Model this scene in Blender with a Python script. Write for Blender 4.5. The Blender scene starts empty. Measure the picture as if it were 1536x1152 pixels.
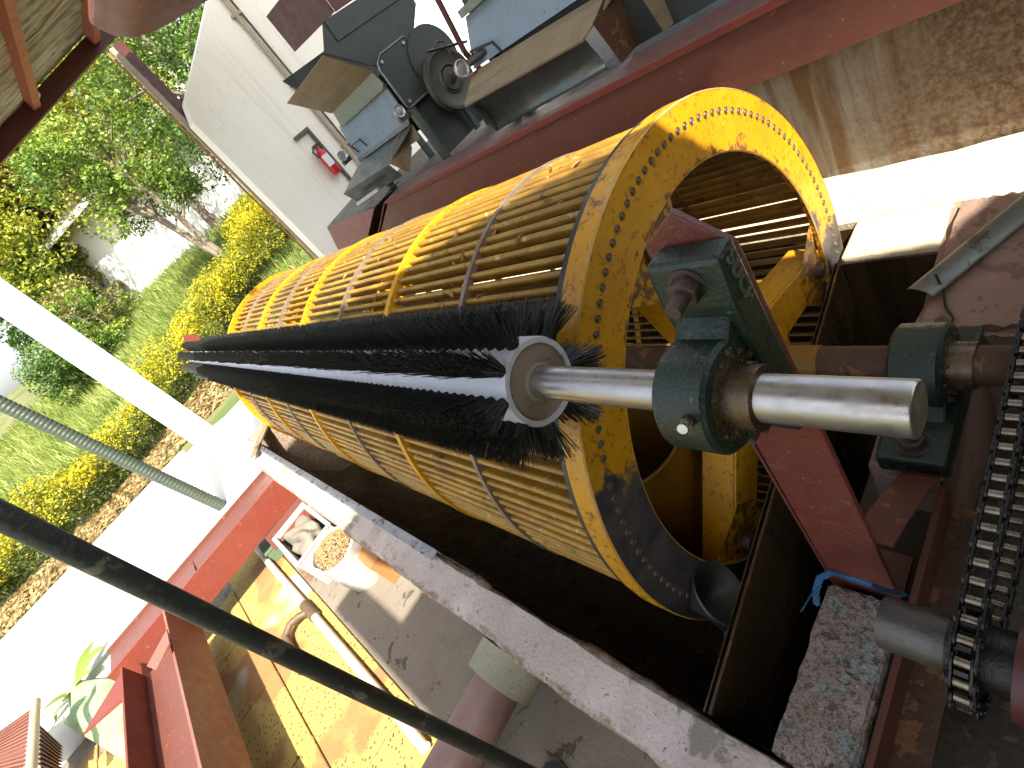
import bpy, bmesh, math, random
from mathutils import Vector, Matrix, Quaternion
from math import radians, cos, sin, pi, sqrt, atan2
random.seed(7)
scene = bpy.context.scene
C = scene.collection

# ------------------------------------------------------------------ camera
# X = across the tank (to the machines), Y = along the drum, Z = up; the camera is the origin
RM = Matrix(((0.531, 0.761, -0.372), (-0.621, 0.052, -0.782), (-0.576, 0.646, 0.500)))
RM = RM.to_quaternion().normalized().to_matrix()
FPX = 774.56
cam_d = bpy.data.cameras.new('camera'); cam = bpy.data.objects.new('camera', cam_d); C.objects.link(cam)
cam_d.sensor_width = 36.0; cam_d.lens = 36.0 * FPX / 1536.0
cam_d.clip_start = 0.02; cam_d.clip_end = 2000
cam.matrix_world = RM.to_4x4()
scene.camera = cam
scene.render.resolution_x = 1024; scene.render.resolution_y = 768

# ------------------------------------------------------------------ light
SUN = Vector((-0.23, -0.80, 1.0)).normalized()
world = bpy.data.worlds.new('World'); scene.world = world; world.use_nodes = True
wn = world.node_tree.nodes; wl = world.node_tree.links
bg = wn['Background']; sky = wn.new('ShaderNodeTexSky'); sky.sky_type = 'NISHITA'; sky.sun_disc = False
sky.sun_elevation = math.asin(SUN.z); sky.sun_rotation = atan2(SUN.x, SUN.y)
sky.air_density = 1.0; sky.dust_density = 4.0; sky.ozone_density = 1.0
hsv = wn.new('ShaderNodeHueSaturation'); hsv.inputs['Saturation'].default_value = 0.55
wl.new(sky.outputs[0], hsv.inputs['Color']); wl.new(hsv.outputs[0], bg.inputs[0]); bg.inputs[1].default_value = 0.15
sd = bpy.data.lights.new('sun', 'SUN'); sd.energy = 5.0; sd.angle = radians(0.55); sd.color = (1.0, 0.93, 0.80)
so = bpy.data.objects.new('sun', sd); C.objects.link(so)
so.rotation_euler = SUN.to_track_quat('Z', 'Y').to_euler(); so.location = (3, -10, 12)
vs = scene.view_settings; vs.view_transform = 'Standard'; vs.look = 'None'; vs.gamma = 1.0; vs.exposure = 1.62
vs.use_curve_mapping = False

cy = scene.cycles; cy.max_bounces = 6; cy.diffuse_bounces = 3; cy.glossy_bounces = 3; cy.transmission_bounces = 3; cy.caustics_reflective = False; cy.caustics_refractive = False

# ------------------------------------------------------------------ materials
def mat(name, base, alt=None, scale=6.0, amt=0.6, rough=0.6, metal=0.0, bump=0.15, bscale=None, chip=None, chip_scale=9.0,
        chip_cov=0.35, chip2=None, chip2_scale=20.0, chip2_cov=0.3, streak=None, streak_cov=0.4, streak_scale=14.0, streak_axis=2,
        extra=None, spec=0.5, coat=0.0, soft=0.015):
    m = bpy.data.materials.new(name); m.use_nodes = True
    nt = m.node_tree; N = nt.nodes; L = nt.links
    b = N['Principled BSDF']
    geo = N.new('ShaderNodeNewGeometry'); P = geo.outputs['Position']
    def noise(sc, detail=4, rough_=0.6, vec=None, dist=0.0):
        n = N.new('ShaderNodeTexNoise'); n.inputs['Scale'].default_value = sc
        n.inputs['Detail'].default_value = detail; n.inputs['Roughness'].default_value = rough_
        n.inputs['Distortion'].default_value = dist
        L.new(vec or P, n.inputs['Vector']); return n.outputs['Fac']
    def ramp(v, a, c):
        r = N.new('ShaderNodeMapRange'); r.inputs['From Min'].default_value = a; r.inputs['From Max'].default_value = c
        r.clamp = True; L.new(v, r.inputs['Value']); return r.outputs['Result']
    def mix(f, c1, c2):
        x = N.new('ShaderNodeMix'); x.data_type = 'RGBA'
        if isinstance(f, float): x.inputs['Factor'].default_value = f
        else: L.new(f, x.inputs['Factor'])
        for i, cc in ((6, c1), (7, c2)):
            if isinstance(cc, (tuple, list)): x.inputs[i].default_value = (*cc[:3], 1)
            else: L.new(cc, x.inputs[i])
        return x.outputs[2]
    alt = alt or tuple(v * 0.7 for v in base)
    col = mix(ramp(noise(scale, dist=0.4), 0.5 - 0.28, 0.5 + 0.28), base, mix(amt, base, alt))
    fine = noise(scale * 11, 4)
    col = mix(ramp(fine, 0.35, 0.75), col, mix(0.35, col, alt))
    rf = rough
    if streak:
        mp = N.new('ShaderNodeMapping'); s = [streak_scale] * 3; s[streak_axis] = streak_scale * 0.06
        mp.inputs['Scale'].default_value = s; L.new(P, mp.inputs['Vector'])
        sv = noise(1.0, 5, 0.65, mp.outputs[0], 0.3)
        col = mix(ramp(sv, 0.62 - streak_cov * 0.3, 0.72 - streak_cov * 0.2), col, streak)
    chipv = None
    if chip:
        chipv = ramp(noise(chip_scale, 6, 0.68, dist=0.5), 0.72 - chip_cov * 0.5, 0.72 + soft - chip_cov * 0.5)
        col = mix(chipv, col, chip)
    if chip2:
        c2 = ramp(noise(chip2_scale, 5, 0.6), 0.75 - chip2_cov * 0.45, 0.78 - chip2_cov * 0.45)
        col = mix(c2, col, chip2)
    if extra: col = extra(N, L, P, col, mix, ramp, noise)
    L.new(col, b.inputs['Base Color'])
    rr = N.new('ShaderNodeMapRange'); L.new(noise(scale * 3, 5), rr.inputs['Value'])
    rr.inputs['From Min'].default_value = 0.3; rr.inputs['From Max'].default_value = 0.7
    rr.inputs['To Min'].default_value = max(0.05, rough - 0.12); rr.inputs['To Max'].default_value = min(1, rough + 0.12)
    L.new(rr.outputs[0], b.inputs['Roughness'])
    b.inputs['Metallic'].default_value = metal; b.inputs['Specular IOR Level'].default_value = spec
    b.inputs['Coat Weight'].default_value = coat
    if bump:
        bp = N.new('ShaderNodeBump'); bp.inputs['Strength'].default_value = bump; bp.inputs['Distance'].default_value = 0.01
        h = noise(bscale or scale * 8, 4, 0.65)
        if chipv is not None:
            ma = N.new('ShaderNodeMath'); ma.operation = 'MULTIPLY_ADD'; L.new(chipv, ma.inputs[0]); ma.inputs[1].default_value = -0.35; L.new(h, ma.inputs[2]); h = ma.outputs[0]
        L.new(h, bp.inputs['Height']); L.new(bp.outputs[0], b.inputs['Normal'])
    return m

def ring_extra(N, L, P, col, mix, ramp, noise):
    # yellow paint worn down to grey steel low on the ring
    sep = N.new('ShaderNodeSeparateXYZ'); L.new(P, sep.inputs[0])
    a = N.new('ShaderNodeMath'); a.operation = 'MULTIPLY_ADD'; L.new(noise(7, 6, 0.65), a.inputs[0]); a.inputs[1].default_value = 0.55
    L.new(sep.outputs['Z'], a.inputs[2])
    b = N.new('ShaderNodeMath'); b.operation = 'MULTIPLY_ADD'; L.new(sep.outputs['X'], b.inputs[0]); b.inputs[1].default_value = 0.28; L.new(a.outputs[0], b.inputs[2])
    f0 = ramp(b.outputs[0], -0.40, -0.45); f1 = ramp(sep.outputs['Y'], 0.7640, 0.7625)
    mm = N.new('ShaderNodeMath'); mm.operation = 'MULTIPLY'; L.new(f0, mm.inputs[0]); L.new(f1, mm.inputs[1]); f = mm.outputs[0]
    sub = N.new('ShaderNodeVectorMath'); sub.operation = 'MULTIPLY_ADD'; L.new(P, sub.inputs[0]); sub.inputs[1].default_value = (1, 0, 1); sub.inputs[2].default_value = (-1.013, 0, 1.151)
    ln = N.new('ShaderNodeVectorMath'); ln.operation = 'LENGTH'; L.new(sub.outputs[0], ln.inputs[0]); R_ = ln.outputs['Value']
    e1 = ramp(R_, 0.735, 0.785); e2 = ramp(R_, 0.635, 0.60)
    ad = N.new('ShaderNodeMath'); ad.operation = 'MAXIMUM'; L.new(e1, ad.inputs[0]); L.new(e2, ad.inputs[1])
    nz = N.new('ShaderNodeMath'); nz.operation = 'MULTIPLY_ADD'; L.new(ad.outputs[0], nz.inputs[0]); nz.inputs[1].default_value = 0.20; L.new(noise(26, 6, 0.7), nz.inputs[2])
    col = mix(ramp(nz.outputs[0], 0.66, 0.72), col, (0.13, 0.06, 0.018))
    grey = mix(ramp(noise(14, 5, 0.7), 0.4, 0.65), (0.042, 0.040, 0.042), (0.095, 0.08, 0.072))
    return mix(f, col, grey)
def bar_extra(N, L, P, col, mix, ramp, noise):
    oi = N.new('ShaderNodeObjectInfo')
    c = mix(ramp(oi.outputs['Random'], 0.35, 1.0), col, mix(0.6, col, (0.20, 0.10, 0.012)))
    return mix(ramp(noise(2.6, 4, 0.6), 0.50, 0.66), c, mix(0.55, c, (0.10, 0.055, 0.018)))
def block_extra(N, L, P, col, mix, ramp, noise):
    c = mix(ramp(noise(90, 5, 0.75), 0.50, 0.60), col, (0.11, 0.085, 0.06))
    return mix(ramp(noise(60, 5, 0.75), 0.60, 0.70), c, (0.52, 0.44, 0.38))
def rim_extra(N, L, P, col, mix, ramp, noise):
    # dirt and bare concrete along both edges of the rim, fine pitting all over
    sep = N.new('ShaderNodeSeparateXYZ'); L.new(P, sep.inputs[0])
    a = N.new('ShaderNodeMath'); a.operation = 'ADD'; L.new(sep.outputs['X'], a.inputs[0]); a.inputs[1].default_value = -0.0245
    b = N.new('ShaderNodeMath'); b.operation = 'ABSOLUTE'; L.new(a.outputs[0], b.inputs[0])
    n_ = N.new('ShaderNodeMath'); n_.operation = 'MULTIPLY_ADD'; L.new(noise(16, 6, 0.7), n_.inputs[0]); n_.inputs[1].default_value = 0.09; L.new(b.outputs[0], n_.inputs[2])
    col = mix(ramp(n_.outputs[0], 0.100, 0.118), col, mix(ramp(noise(70, 4, 0.7), 0.4, 0.6), (0.17, 0.115, 0.07), (0.34, 0.26, 0.19)))
    return mix(ramp(noise(110, 4, 0.75), 0.60, 0.68), col, (0.15, 0.12, 0.095))
def wall_extra(N, L, P, col, mix, ramp, noise):
    # brown damp staining on the near end of the wall
    sep = N.new('ShaderNodeSeparateXYZ'); L.new(P, sep.inputs[0])
    a = N.new('ShaderNodeMath'); a.operation = 'MULTIPLY_ADD'; L.new(noise(3.5, 5, 0.6), a.inputs[0]); a.inputs[1].default_value = 0.9; L.new(sep.outputs['Y'], a.inputs[2])
    f = ramp(a.outputs[0], 1.45, 0.85)
    br = mix(ramp(noise(45, 5, 0.75), 0.40, 0.64), (0.080, 0.048, 0.026), (0.225, 0.155, 0.092))
    return mix(f, col, br)

M = {}
M['yellow'] = mat('yellow_machine_paint', (0.66, 0.34, 0.008), (0.42, 0.19, 0.006), 5, 0.8, 0.42, 0.0, 0.25, 60, chip=(0.10, 0.055, 0.015), chip_scale=16, chip_cov=0.14, soft=0.07, chip2=(0.30, 0.14, 0.01), chip2_scale=60, chip2_cov=0.36)
M['yellow_dirt_shade'] = mat('dirty_and_shaded_yellow_paint', (0.26, 0.125, 0.006), (0.12, 0.06, 0.008), 5, 0.8, 0.5, 0.0, 0.25, 60)  # darker than the yellow paint, standing in for shade inside the drum
M['ring'] = mat('worn_yellow_ring_paint', (0.66, 0.34, 0.008), (0.40, 0.17, 0.005), 5, 0.9, 0.40, 0.0, 0.25, 60, chip=(0.12, 0.055, 0.012), chip_scale=15, chip_cov=0.15, soft=0.06, chip2=(0.32, 0.14, 0.01), chip2_scale=60, chip2_cov=0.36, extra=ring_extra)
M['bar'] = mat('yellow_bar_paint', (0.52, 0.30, 0.035), (0.20, 0.10, 0.012), 9, 0.95, 0.40, 0.1, 0.25, 90, chip=(0.075, 0.042, 0.018), chip_scale=14, chip_cov=0.24, soft=0.08, chip2=(0.55, 0.44, 0.20), chip2_scale=26, chip2_cov=0.24, extra=bar_extra)
M['hoop_grey'] = mat('worn_grey_hoop_steel', (0.30, 0.25, 0.22), (0.16, 0.10, 0.06), 12, 0.9, 0.5, 0.3, 0.2)
M['green'] = mat('dark_green_casting_paint', (0.019, 0.041, 0.025), (0.008, 0.015, 0.010), 12, 0.95, 0.33, 0.0, 0.28, 150, chip=(0.075, 0.06, 0.035), chip_scale=22, chip_cov=0.20, soft=0.08, chip2=(0.06, 0.10, 0.075), chip2_scale=55, chip2_cov=0.22)
M['letter'] = mat('worn_raised_lettering', (0.13, 0.14, 0.10), (0.05, 0.06, 0.045), 60, 0.9, 0.5, 0.0, 0.2)
M['grease'] = mat('dirty_grease', (0.030, 0.022, 0.012), (0.09, 0.065, 0.03), 40, 0.9, 0.25, 0.0, 0.9, 90)
M['shaft'] = mat('turned_steel', (0.52, 0.50, 0.48), (0.36, 0.32, 0.29), 14, 0.7, 0.36, 0.93, 0.04, 300, streak=(0.42, 0.38, 0.34), streak_cov=0.35, streak_scale=25, streak_axis=1)
M['insert'] = mat('oily_bearing_steel', (0.16, 0.11, 0.07), (0.08, 0.055, 0.03), 30, 0.8, 0.28, 0.7, 0.15)
M['bolt'] = mat('rusty_bolt_steel', (0.12, 0.09, 0.08), (0.07, 0.045, 0.035), 40, 0.8, 0.45, 0.5, 0.3, 200)
M['edge_highlight'] = mat('pale_edge_highlight', (0.50, 0.36, 0.16), (0.42, 0.19, 0.02), 14, 0.9, 0.4, 0.2, 0.2, chip=(0.5, 0.25, 0.01), chip_scale=9, chip_cov=0.4)  # pale tone for the painted highlight on the ring edges
M['rivet'] = mat('dull_rivet_steel', (0.20, 0.15, 0.09), (0.10, 0.06, 0.03), 50, 0.9, 0.45, 0.4, 0.2)
M['nipple'] = mat('bright_zinc', (0.75, 0.75, 0.75), None, 40, 0.3, 0.25, 0.9, 0)
M['pvc'] = mat('pale_plastic_tube', (0.62, 0.64, 0.68), (0.50, 0.52, 0.56), 5, 0.5, 0.32, 0.0, 0.08, 80, streak=(0.5, 0.5, 0.5), streak_cov=0.3, streak_axis=1, streak_scale=30)
M['cap'] = mat('beige_end_cap', (0.30, 0.235, 0.18), (0.22, 0.17, 0.125), 15, 0.6, 0.6, 0.0, 0.15, 120, chip2=(0.14, 0.10, 0.08), chip2_scale=70, chip2_cov=0.2)
M['bristle'] = mat('black_nylon_bristle', (0.010, 0.012, 0.009), (0.022, 0.026, 0.020), 30, 0.6, 0.42, 0.0, 0.0)
M['tuft_root'] = mat('black_bristle_root', (0.006, 0.007, 0.006), None, 30, 0.4, 0.6, 0.0, 0.0)
M['red'] = mat('red_oxide_paint', (0.130, 0.046, 0.032), (0.100, 0.037, 0.027), 4, 0.7, 0.42, 0.0, 0.12, 60, chip=(0.10, 0.045, 0.03), chip_scale=11, chip_cov=0.10, chip2=(0.30, 0.085, 0.04), chip2_scale=24, chip2_cov=0.22)
M['red_bright'] = mat('bright_red_oxide_paint', (0.17, 0.030, 0.017), (0.12, 0.028, 0.018), 4, 0.8, 0.5, 0.0, 0.2, 50, chip=(0.23, 0.075, 0.045), chip_scale=30, chip_cov=0.16, soft=0.05, chip2=(0.10, 0.03, 0.02), chip2_scale=18, chip2_cov=0.2)
M['red_dusty'] = mat('dusty_pink_red_paint', (0.23, 0.10, 0.072), (0.17, 0.065, 0.045), 6, 0.8, 0.6, 0.0, 0.15, 40, chip=(0.27, 0.14, 0.10), chip_scale=14, chip_cov=0.2, soft=0.06)
M['red_strap'] = mat('scuffed_red_bar_paint', (0.19, 0.042, 0.028), (0.13, 0.042, 0.030), 8, 0.9, 0.42, 0.0, 0.35, 90, chip=(0.17, 0.085, 0.06), chip_scale=18, chip_cov=0.24, soft=0.08, chip2=(0.32, 0.17, 0.13), chip2_scale=95, chip2_cov=0.22)
M['red_dark'] = mat('dark_red_paint', (0.085, 0.016, 0.013), (0.06, 0.014, 0.012), 5, 0.6, 0.45, 0.0, 0.1)
M['purlin'] = mat('brown_red_purlin_paint', (0.26, 0.075, 0.04), (0.19, 0.06, 0.03), 5, 0.6, 0.55, 0.0, 0.1)
M['beam_top'] = mat('worn_grey_flange', (0.11, 0.10, 0.10), (0.18, 0.06, 0.05), 7, 0.8, 0.5, 0.2, 0.25, 60, chip=(0.24, 0.07, 0.05), chip_scale=9, chip_cov=0.2)
M['rim'] = mat('peeling_whitewashed_concrete', (0.60, 0.52, 0.475), (0.40, 0.325, 0.29), 9, 0.8, 0.85, 0.0, 0.5, 70, chip=(0.26, 0.225, 0.18), chip_scale=4.5, chip_cov=0.28, soft=0.05, chip2=(0.20, 0.165, 0.13), chip2_scale=34, chip2_cov=0.24, extra=rim_extra)
M['block'] = mat('peeling_pink_and_blue_concrete', (0.40, 0.30, 0.255), (0.19, 0.14, 0.105), 11, 0.95, 0.85, 0.0, 0.9, 90, chip=(0.24, 0.27, 0.24), chip_scale=9, chip_cov=0.33, chip2=(0.075, 0.07, 0.045), chip2_scale=26, chip2_cov=0.32, extra=block_extra)
M['pier'] = mat('pink_weathered_concrete', (0.30, 0.20, 0.155), (0.20, 0.13, 0.10), 9, 0.8, 0.85, 0.0, 0.6, 60, chip=(0.17, 0.115, 0.085), chip_scale=12, chip_cov=0.28)
M['ledge'] = mat('pale_dirty_ledge_concrete', (0.62, 0.57, 0.45), (0.42, 0.33, 0.20), 6, 0.8, 0.85, 0.0, 0.5, 60, chip=(0.26, 0.18, 0.10), chip_scale=14, chip_cov=0.2, soft=0.08)
M['stain'] = mat('stained_grey_render', (0.36, 0.335, 0.29), (0.28, 0.245, 0.19), 2.2, 0.9, 0.85, 0.0, 0.3, 60, streak=(0.17, 0.095, 0.038), streak_cov=0.55, streak_scale=10, extra=wall_extra,
                  chip=(0.22, 0.16, 0.10), chip_scale=7, chip_cov=0.18, soft=0.10, chip2=(0.12, 0.09, 0.055), chip2_scale=48, chip2_cov=0.16)
M['liner'] = mat('dark_oily_tank_sheet', (0.050, 0.035, 0.018), (0.085, 0.052, 0.022), 3, 0.9, 0.24, 0.15, 0.10, 14, chip=(0.11, 0.075, 0.034), chip_scale=5, chip_cov=0.20, soft=0.12, streak=(0.035, 0.022, 0.012), streak_cov=0.45, streak_scale=9)
M['lip'] = mat('pale_sheet_edge', (0.42, 0.43, 0.46), (0.20, 0.19, 0.20), 16, 0.9, 0.45, 0.3, 0.3, 60, chip=(0.09, 0.075, 0.07), chip_scale=20, chip_cov=0.3)
M['rust'] = mat('rusty_brown_steel', (0.10, 0.045, 0.02), (0.055, 0.03, 0.018), 9, 0.9, 0.6, 0.2, 0.4, 60, chip=(0.19, 0.085, 0.03), chip_scale=16, chip_cov=0.3)
M['grime'] = mat('black_grimy_floor', (0.035, 0.028, 0.02), (0.065, 0.05, 0.032), 7, 0.9, 0.7, 0.0, 0.5, 50, chip=(0.11, 0.085, 0.055), chip_scale=15, chip_cov=0.24)
M['chain'] = mat('black_chain_plate', (0.02, 0.019, 0.018), (0.05, 0.045, 0.04), 50, 0.7, 0.3, 0.7, 0.2, 200)
M['roller'] = mat('worn_bright_roller', (0.34, 0.29, 0.22), (0.12, 0.085, 0.05), 45, 0.9, 0.3, 0.9, 0.1)
M['dirty_steel'] = mat('dull_dirty_steel', (0.15, 0.145, 0.135), (0.08, 0.07, 0.055), 14, 0.8, 0.42, 0.6, 0.2)
M['dark_rubber'] = mat('dark_grey_green_sheet', (0.02, 0.026, 0.022), (0.035, 0.035, 0.028), 9, 0.8, 0.4, 0.1, 0.2)
M['cream'] = mat('cream_painted_render', (0.85, 0.82, 0.74), (0.79, 0.755, 0.66), 2.5, 0.8, 0.85, 0.0, 0.25, 30, chip2=(0.40, 0.36, 0.28), chip2_scale=30, chip2_cov=0.14, streak=(0.74, 0.70, 0.60), streak_cov=0.25, streak_scale=5)
M['white_paint'] = mat('white_column_paint', (0.78, 0.77, 0.74), (0.70, 0.69, 0.65), 4, 0.6, 0.8, 0.0, 0.1)
M['white_house'] = mat('white_house_render', (0.76, 0.75, 0.72), (0.68, 0.67, 0.64), 1.0, 0.7, 0.85, 0.0, 0.1)
M['house_roof'] = mat('pale_metal_house_roof', (0.50, 0.49, 0.47), (0.38, 0.36, 0.33), 2, 0.7, 0.5, 0.3, 0.1)
M['glass'] = mat('dark_window_glass', (0.03, 0.04, 0.045), None, 2, 0.4, 0.1, 0.0, 0.0)
M['path'] = mat('pale_concrete_path', (0.58, 0.56, 0.51), (0.48, 0.455, 0.40), 2.5, 0.8, 0.9, 0.0, 0.3, 50, chip=(0.40, 0.35, 0.27), chip_scale=2.5, chip_cov=0.14)
M['roof_sheet'] = mat('dull_cream_corrugated_sheet', (0.50, 0.49, 0.39), (0.30, 0.28, 0.19), 4, 0.9, 0.6, 0.1, 0.1, chip=(0.20, 0.165, 0.10), chip_scale=6, chip_cov=0.2, soft=0.08, streak=(0.20, 0.175, 0.11), streak_cov=0.6, streak_scale=16, streak_axis=0)  # dark streaks along the ridges stand in for corrugation shading
M['blue'] = mat('faded_blue_panel_paint', (0.20, 0.27, 0.34), (0.15, 0.20, 0.25), 6, 0.8, 0.55, 0.0, 0.15, 50, chip=(0.10, 0.12, 0.14), chip_scale=22, chip_cov=0.16)
M['dark_machine'] = mat('dark_green_grey_machine_paint', (0.034, 0.043, 0.038), (0.025, 0.03, 0.028), 6, 0.6, 0.5, 0.0, 0.1)
M['dusty_tan'] = mat('dusty_tan_sheet', (0.26, 0.21, 0.13), (0.17, 0.13, 0.075), 7, 0.9, 0.6, 0.1, 0.25, 40, streak=(0.16, 0.12, 0.07), streak_cov=0.4, streak_axis=1, chip=(0.12, 0.085, 0.05), chip_scale=14, chip_cov=0.15)
M['grey_green'] = mat('pale_grey_green_paint', (0.20, 0.225, 0.18), (0.14, 0.155, 0.125), 7, 0.7, 0.5, 0.0, 0.1)
M['galv'] = mat('dull_galvanised_sheet', (0.22, 0.25, 0.235), (0.13, 0.15, 0.14), 9, 0.9, 0.42, 0.5, 0.15, 40, chip=(0.10, 0.095, 0.07), chip_scale=13, chip_cov=0.22)
M['galv_dark'] = mat('dark_smooth_sheet', (0.10, 0.125, 0.125), (0.06, 0.065, 0.05), 4, 0.9, 0.35, 0.5, 0.08)
M['pulley'] = mat('dark_cast_pulley', (0.045, 0.047, 0.04), (0.075, 0.065, 0.045), 8, 0.8, 0.5, 0.2, 0.25, 60)
M['alu'] = mat('pale_alloy_pulley', (0.46, 0.47, 0.48), (0.3, 0.3, 0.31), 20, 0.6, 0.4, 0.6, 0.1)
M['black_pipe'] = mat('weathered_black_pipe', (0.017, 0.024, 0.022), (0.035, 0.04, 0.034), 9, 0.9, 0.42, 0.1, 0.35, 70, chip=(0.13, 0.12, 0.08), chip_scale=11, chip_cov=0.27, soft=0.07, chip2=(0.06, 0.06, 0.045), chip2_scale=30, chip2_cov=0.3)
M['hose'] = mat('ribbed_green_hose', (0.040, 0.056, 0.038), (0.028, 0.04, 0.028), 10, 0.6, 0.45, 0.0, 0.05)
M['pink_pipe'] = mat('faded_pink_pipe', (0.27, 0.165, 0.14), (0.17, 0.10, 0.085), 6, 0.8, 0.55, 0.0, 0.15, 50, chip=(0.07, 0.06, 0.055), chip_scale=6, chip_cov=0.22)
M['collar'] = mat('pale_mortar_collar', (0.36, 0.35, 0.26), (0.26, 0.25, 0.18), 10, 0.7, 0.85, 0.0, 0.5, 60)
M['white_pipe'] = mat('sun_bleached_pipe', (0.62, 0.50, 0.43), (0.48, 0.33, 0.25), 8, 0.8, 0.55, 0.0, 0.1)
M['elbow'] = mat('brown_rusty_elbow', (0.13, 0.085, 0.05), None, 10, 0.8, 0.55, 0.1, 0.3)
M['ext_red'] = mat('extinguisher_red', (0.50, 0.015, 0.03), None, 8, 0.3, 0.3, 0.0, 0.0)
M['white_label'] = mat('white_label', (0.75, 0.75, 0.75), None, 8, 0.3, 0.6, 0.0, 0.0)
M['black'] = mat('black_plastic', (0.015, 0.015, 0.016), None, 8, 0.3, 0.4, 0.0, 0.0)
M['brown_frame'] = mat('brown_bracket_paint', (0.09, 0.07, 0.05), None, 8, 0.4, 0.5, 0.0, 0.0)
M['blue_rope'] = mat('blue_polythene_rope', (0.014, 0.065, 0.16), (0.03, 0.12, 0.26), 60, 0.8, 0.45, 0.0, 0.4, 300)
M['wire'] = mat('black_wire', (0.02, 0.015, 0.012), None, 10, 0.4, 0.6, 0.0, 0.0)
M['bean'] = mat('pale_dry_beans', (0.30, 0.215, 0.10), (0.18, 0.115, 0.045), 60, 0.9, 0.7, 0.0, 0.2)
M['sack'] = mat('white_woven_sack', (0.46, 0.45, 0.42), (0.32, 0.30, 0.27), 12, 0.6, 0.8, 0.0, 0.3, 120)
M['sack_grey'] = mat('grey_brown_cloth', (0.13, 0.115, 0.10), (0.20, 0.17, 0.13), 10, 0.8, 0.85, 0.0, 0.4, 80)
M['wood'] = mat('orange_brown_wood', (0.34, 0.17, 0.055), (0.24, 0.11, 0.03), 12, 0.8, 0.7, 0.0, 0.3, 60)
M['green_sack'] = mat('green_woven_sack', (0.10, 0.22, 0.08), (0.32, 0.38, 0.22), 9, 0.9, 0.7, 0.0, 0.3, 90)
M['green_box'] = mat('dull_green_box', (0.10, 0.15, 0.08), None, 9, 0.6, 0.7, 0.0, 0.2)
M['tan_paint'] = mat('tan_downpipe_paint', (0.40, 0.33, 0.24), (0.32, 0.25, 0.17), 6, 0.7, 0.6, 0.0, 0.1)
M['bark'] = mat('grey_brown_bark', (0.13, 0.10, 0.07), (0.20, 0.17, 0.13), 8, 0.9, 0.9, 0.0, 0.7, 30)

def tile_extra(N, L, P, col, mix, ramp, noise):
    v = N.new('ShaderNodeTexVoronoi'); v.inputs['Scale'].default_value = 40; v.feature = 'F1'; v.inputs['Randomness'].default_value = 1.0
    L.new(P, v.inputs['Vector'])
    spots = ramp(v.outputs['Distance'], 0.30, 0.18)
    sp = mix(spots, (0.38, 0.275, 0.075), (0.085, 0.042, 0.016))
    f = ramp(noise(1.6, 3, 0.5), 0.42, 0.47)
    c = mix(f, col, sp)
    g = ramp(noise(1.1, 3, 0.5, None, 0.2), 0.62, 0.66)
    return mix(g, c, (0.36, 0.33, 0.26))
M['tile'] = mat('orange_and_pebbled_paving', (0.25, 0.125, 0.042), (0.29, 0.16, 0.06), 5, 0.9, 0.85, 0.0, 0.5, 60, extra=tile_extra, chip2=(0.26, 0.11, 0.03), chip2_scale=30, chip2_cov=0.25)
def floor_extra(N, L, P, col, mix, ramp, noise):
    return mix(ramp(noise(2.2, 5, 0.6), 0.56, 0.68), col, (0.13, 0.065, 0.022))
M['floor'] = mat('shaded_dirty_concrete_floor', (0.15, 0.125, 0.095), (0.20, 0.17, 0.13), 7, 0.9, 0.85, 0.0, 0.5, 60, chip=(0.075, 0.06, 0.045), chip_scale=9, chip_cov=0.25, extra=floor_extra, chip2=(0.22, 0.19, 0.15), chip2_scale=45, chip2_cov=0.22)  # brown tone stands in for shade on paler concrete
def ground_extra(N, L, P, col, mix, ramp, noise):
    return mix(ramp(noise(0.8, 6, 0.6), 0.44, 0.58), col, (0.06, 0.09, 0.018))
M['ground'] = mat('grassy_earth', (0.15, 0.13, 0.05), (0.09, 0.10, 0.03), 1.5, 0.9, 0.95, 0.0, 0.6, 12, extra=ground_extra)

def leafmat(name, c1, c2, c3, sc=1.2):
    m = bpy.data.materials.new(name); m.use_nodes = True; N = m.node_tree.nodes; L = m.node_tree.links
    b = N['Principled BSDF']; geo = N.new('ShaderNodeNewGeometry')
    n = N.new('ShaderNodeTexNoise'); n.inputs['Scale'].default_value = sc; n.inputs['Detail'].default_value = 3; L.new(geo.outputs['Position'], n.inputs['Vector'])
    n2 = N.new('ShaderNodeTexWhiteNoise'); n2.noise_dimensions = '1D'; L.new(geo.outputs['Random Per Island'], n2.inputs['W'])
    ad = N.new('ShaderNodeMath'); ad.operation = 'MULTIPLY_ADD'; L.new(n2.outputs['Value'], ad.inputs[0]); ad.inputs[1].default_value = 0.55; 
    sb = N.new('ShaderNodeMath'); sb.operation = 'MULTIPLY_ADD'; L.new(n.outputs['Fac'], sb.inputs[0]); sb.inputs[1].default_value = 1.3; sb.inputs[2].default_value = -0.42
    L.new(sb.outputs[0], ad.inputs[2])
    r = N.new('ShaderNodeValToRGB'); e = r.color_ramp.elements; e[0].color = (*c1, 1); e[1].color = (*c3, 1); e[0].position = 0.2; e[1].position = 0.9
    k = e.new(0.55); k.color = (*c2, 1); L.new(ad.outputs[0], r.inputs[0])
    L.new(r.outputs[0], b.inputs['Base Color']); b.inputs['Roughness'].default_value = 0.5
    tr = N.new('ShaderNodeBsdfTranslucent'); L.new(r.outputs[0], tr.inputs[0])
    mx = N.new('ShaderNodeMixShader'); mx.inputs[0].default_value = 0.35; L.new(b.outputs[0], mx.inputs[1]); L.new(tr.outputs[0], mx.inputs[2])
    L.new(mx.outputs[0], N['Material Output'].inputs[0]); return m
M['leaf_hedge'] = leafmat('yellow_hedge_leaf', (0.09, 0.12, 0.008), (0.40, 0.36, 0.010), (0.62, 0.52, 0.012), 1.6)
M['leaf_under'] = leafmat('dark_hedge_leaf', (0.025, 0.05, 0.008), (0.07, 0.10, 0.014), (0.18, 0.18, 0.02), 2.0)
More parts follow.
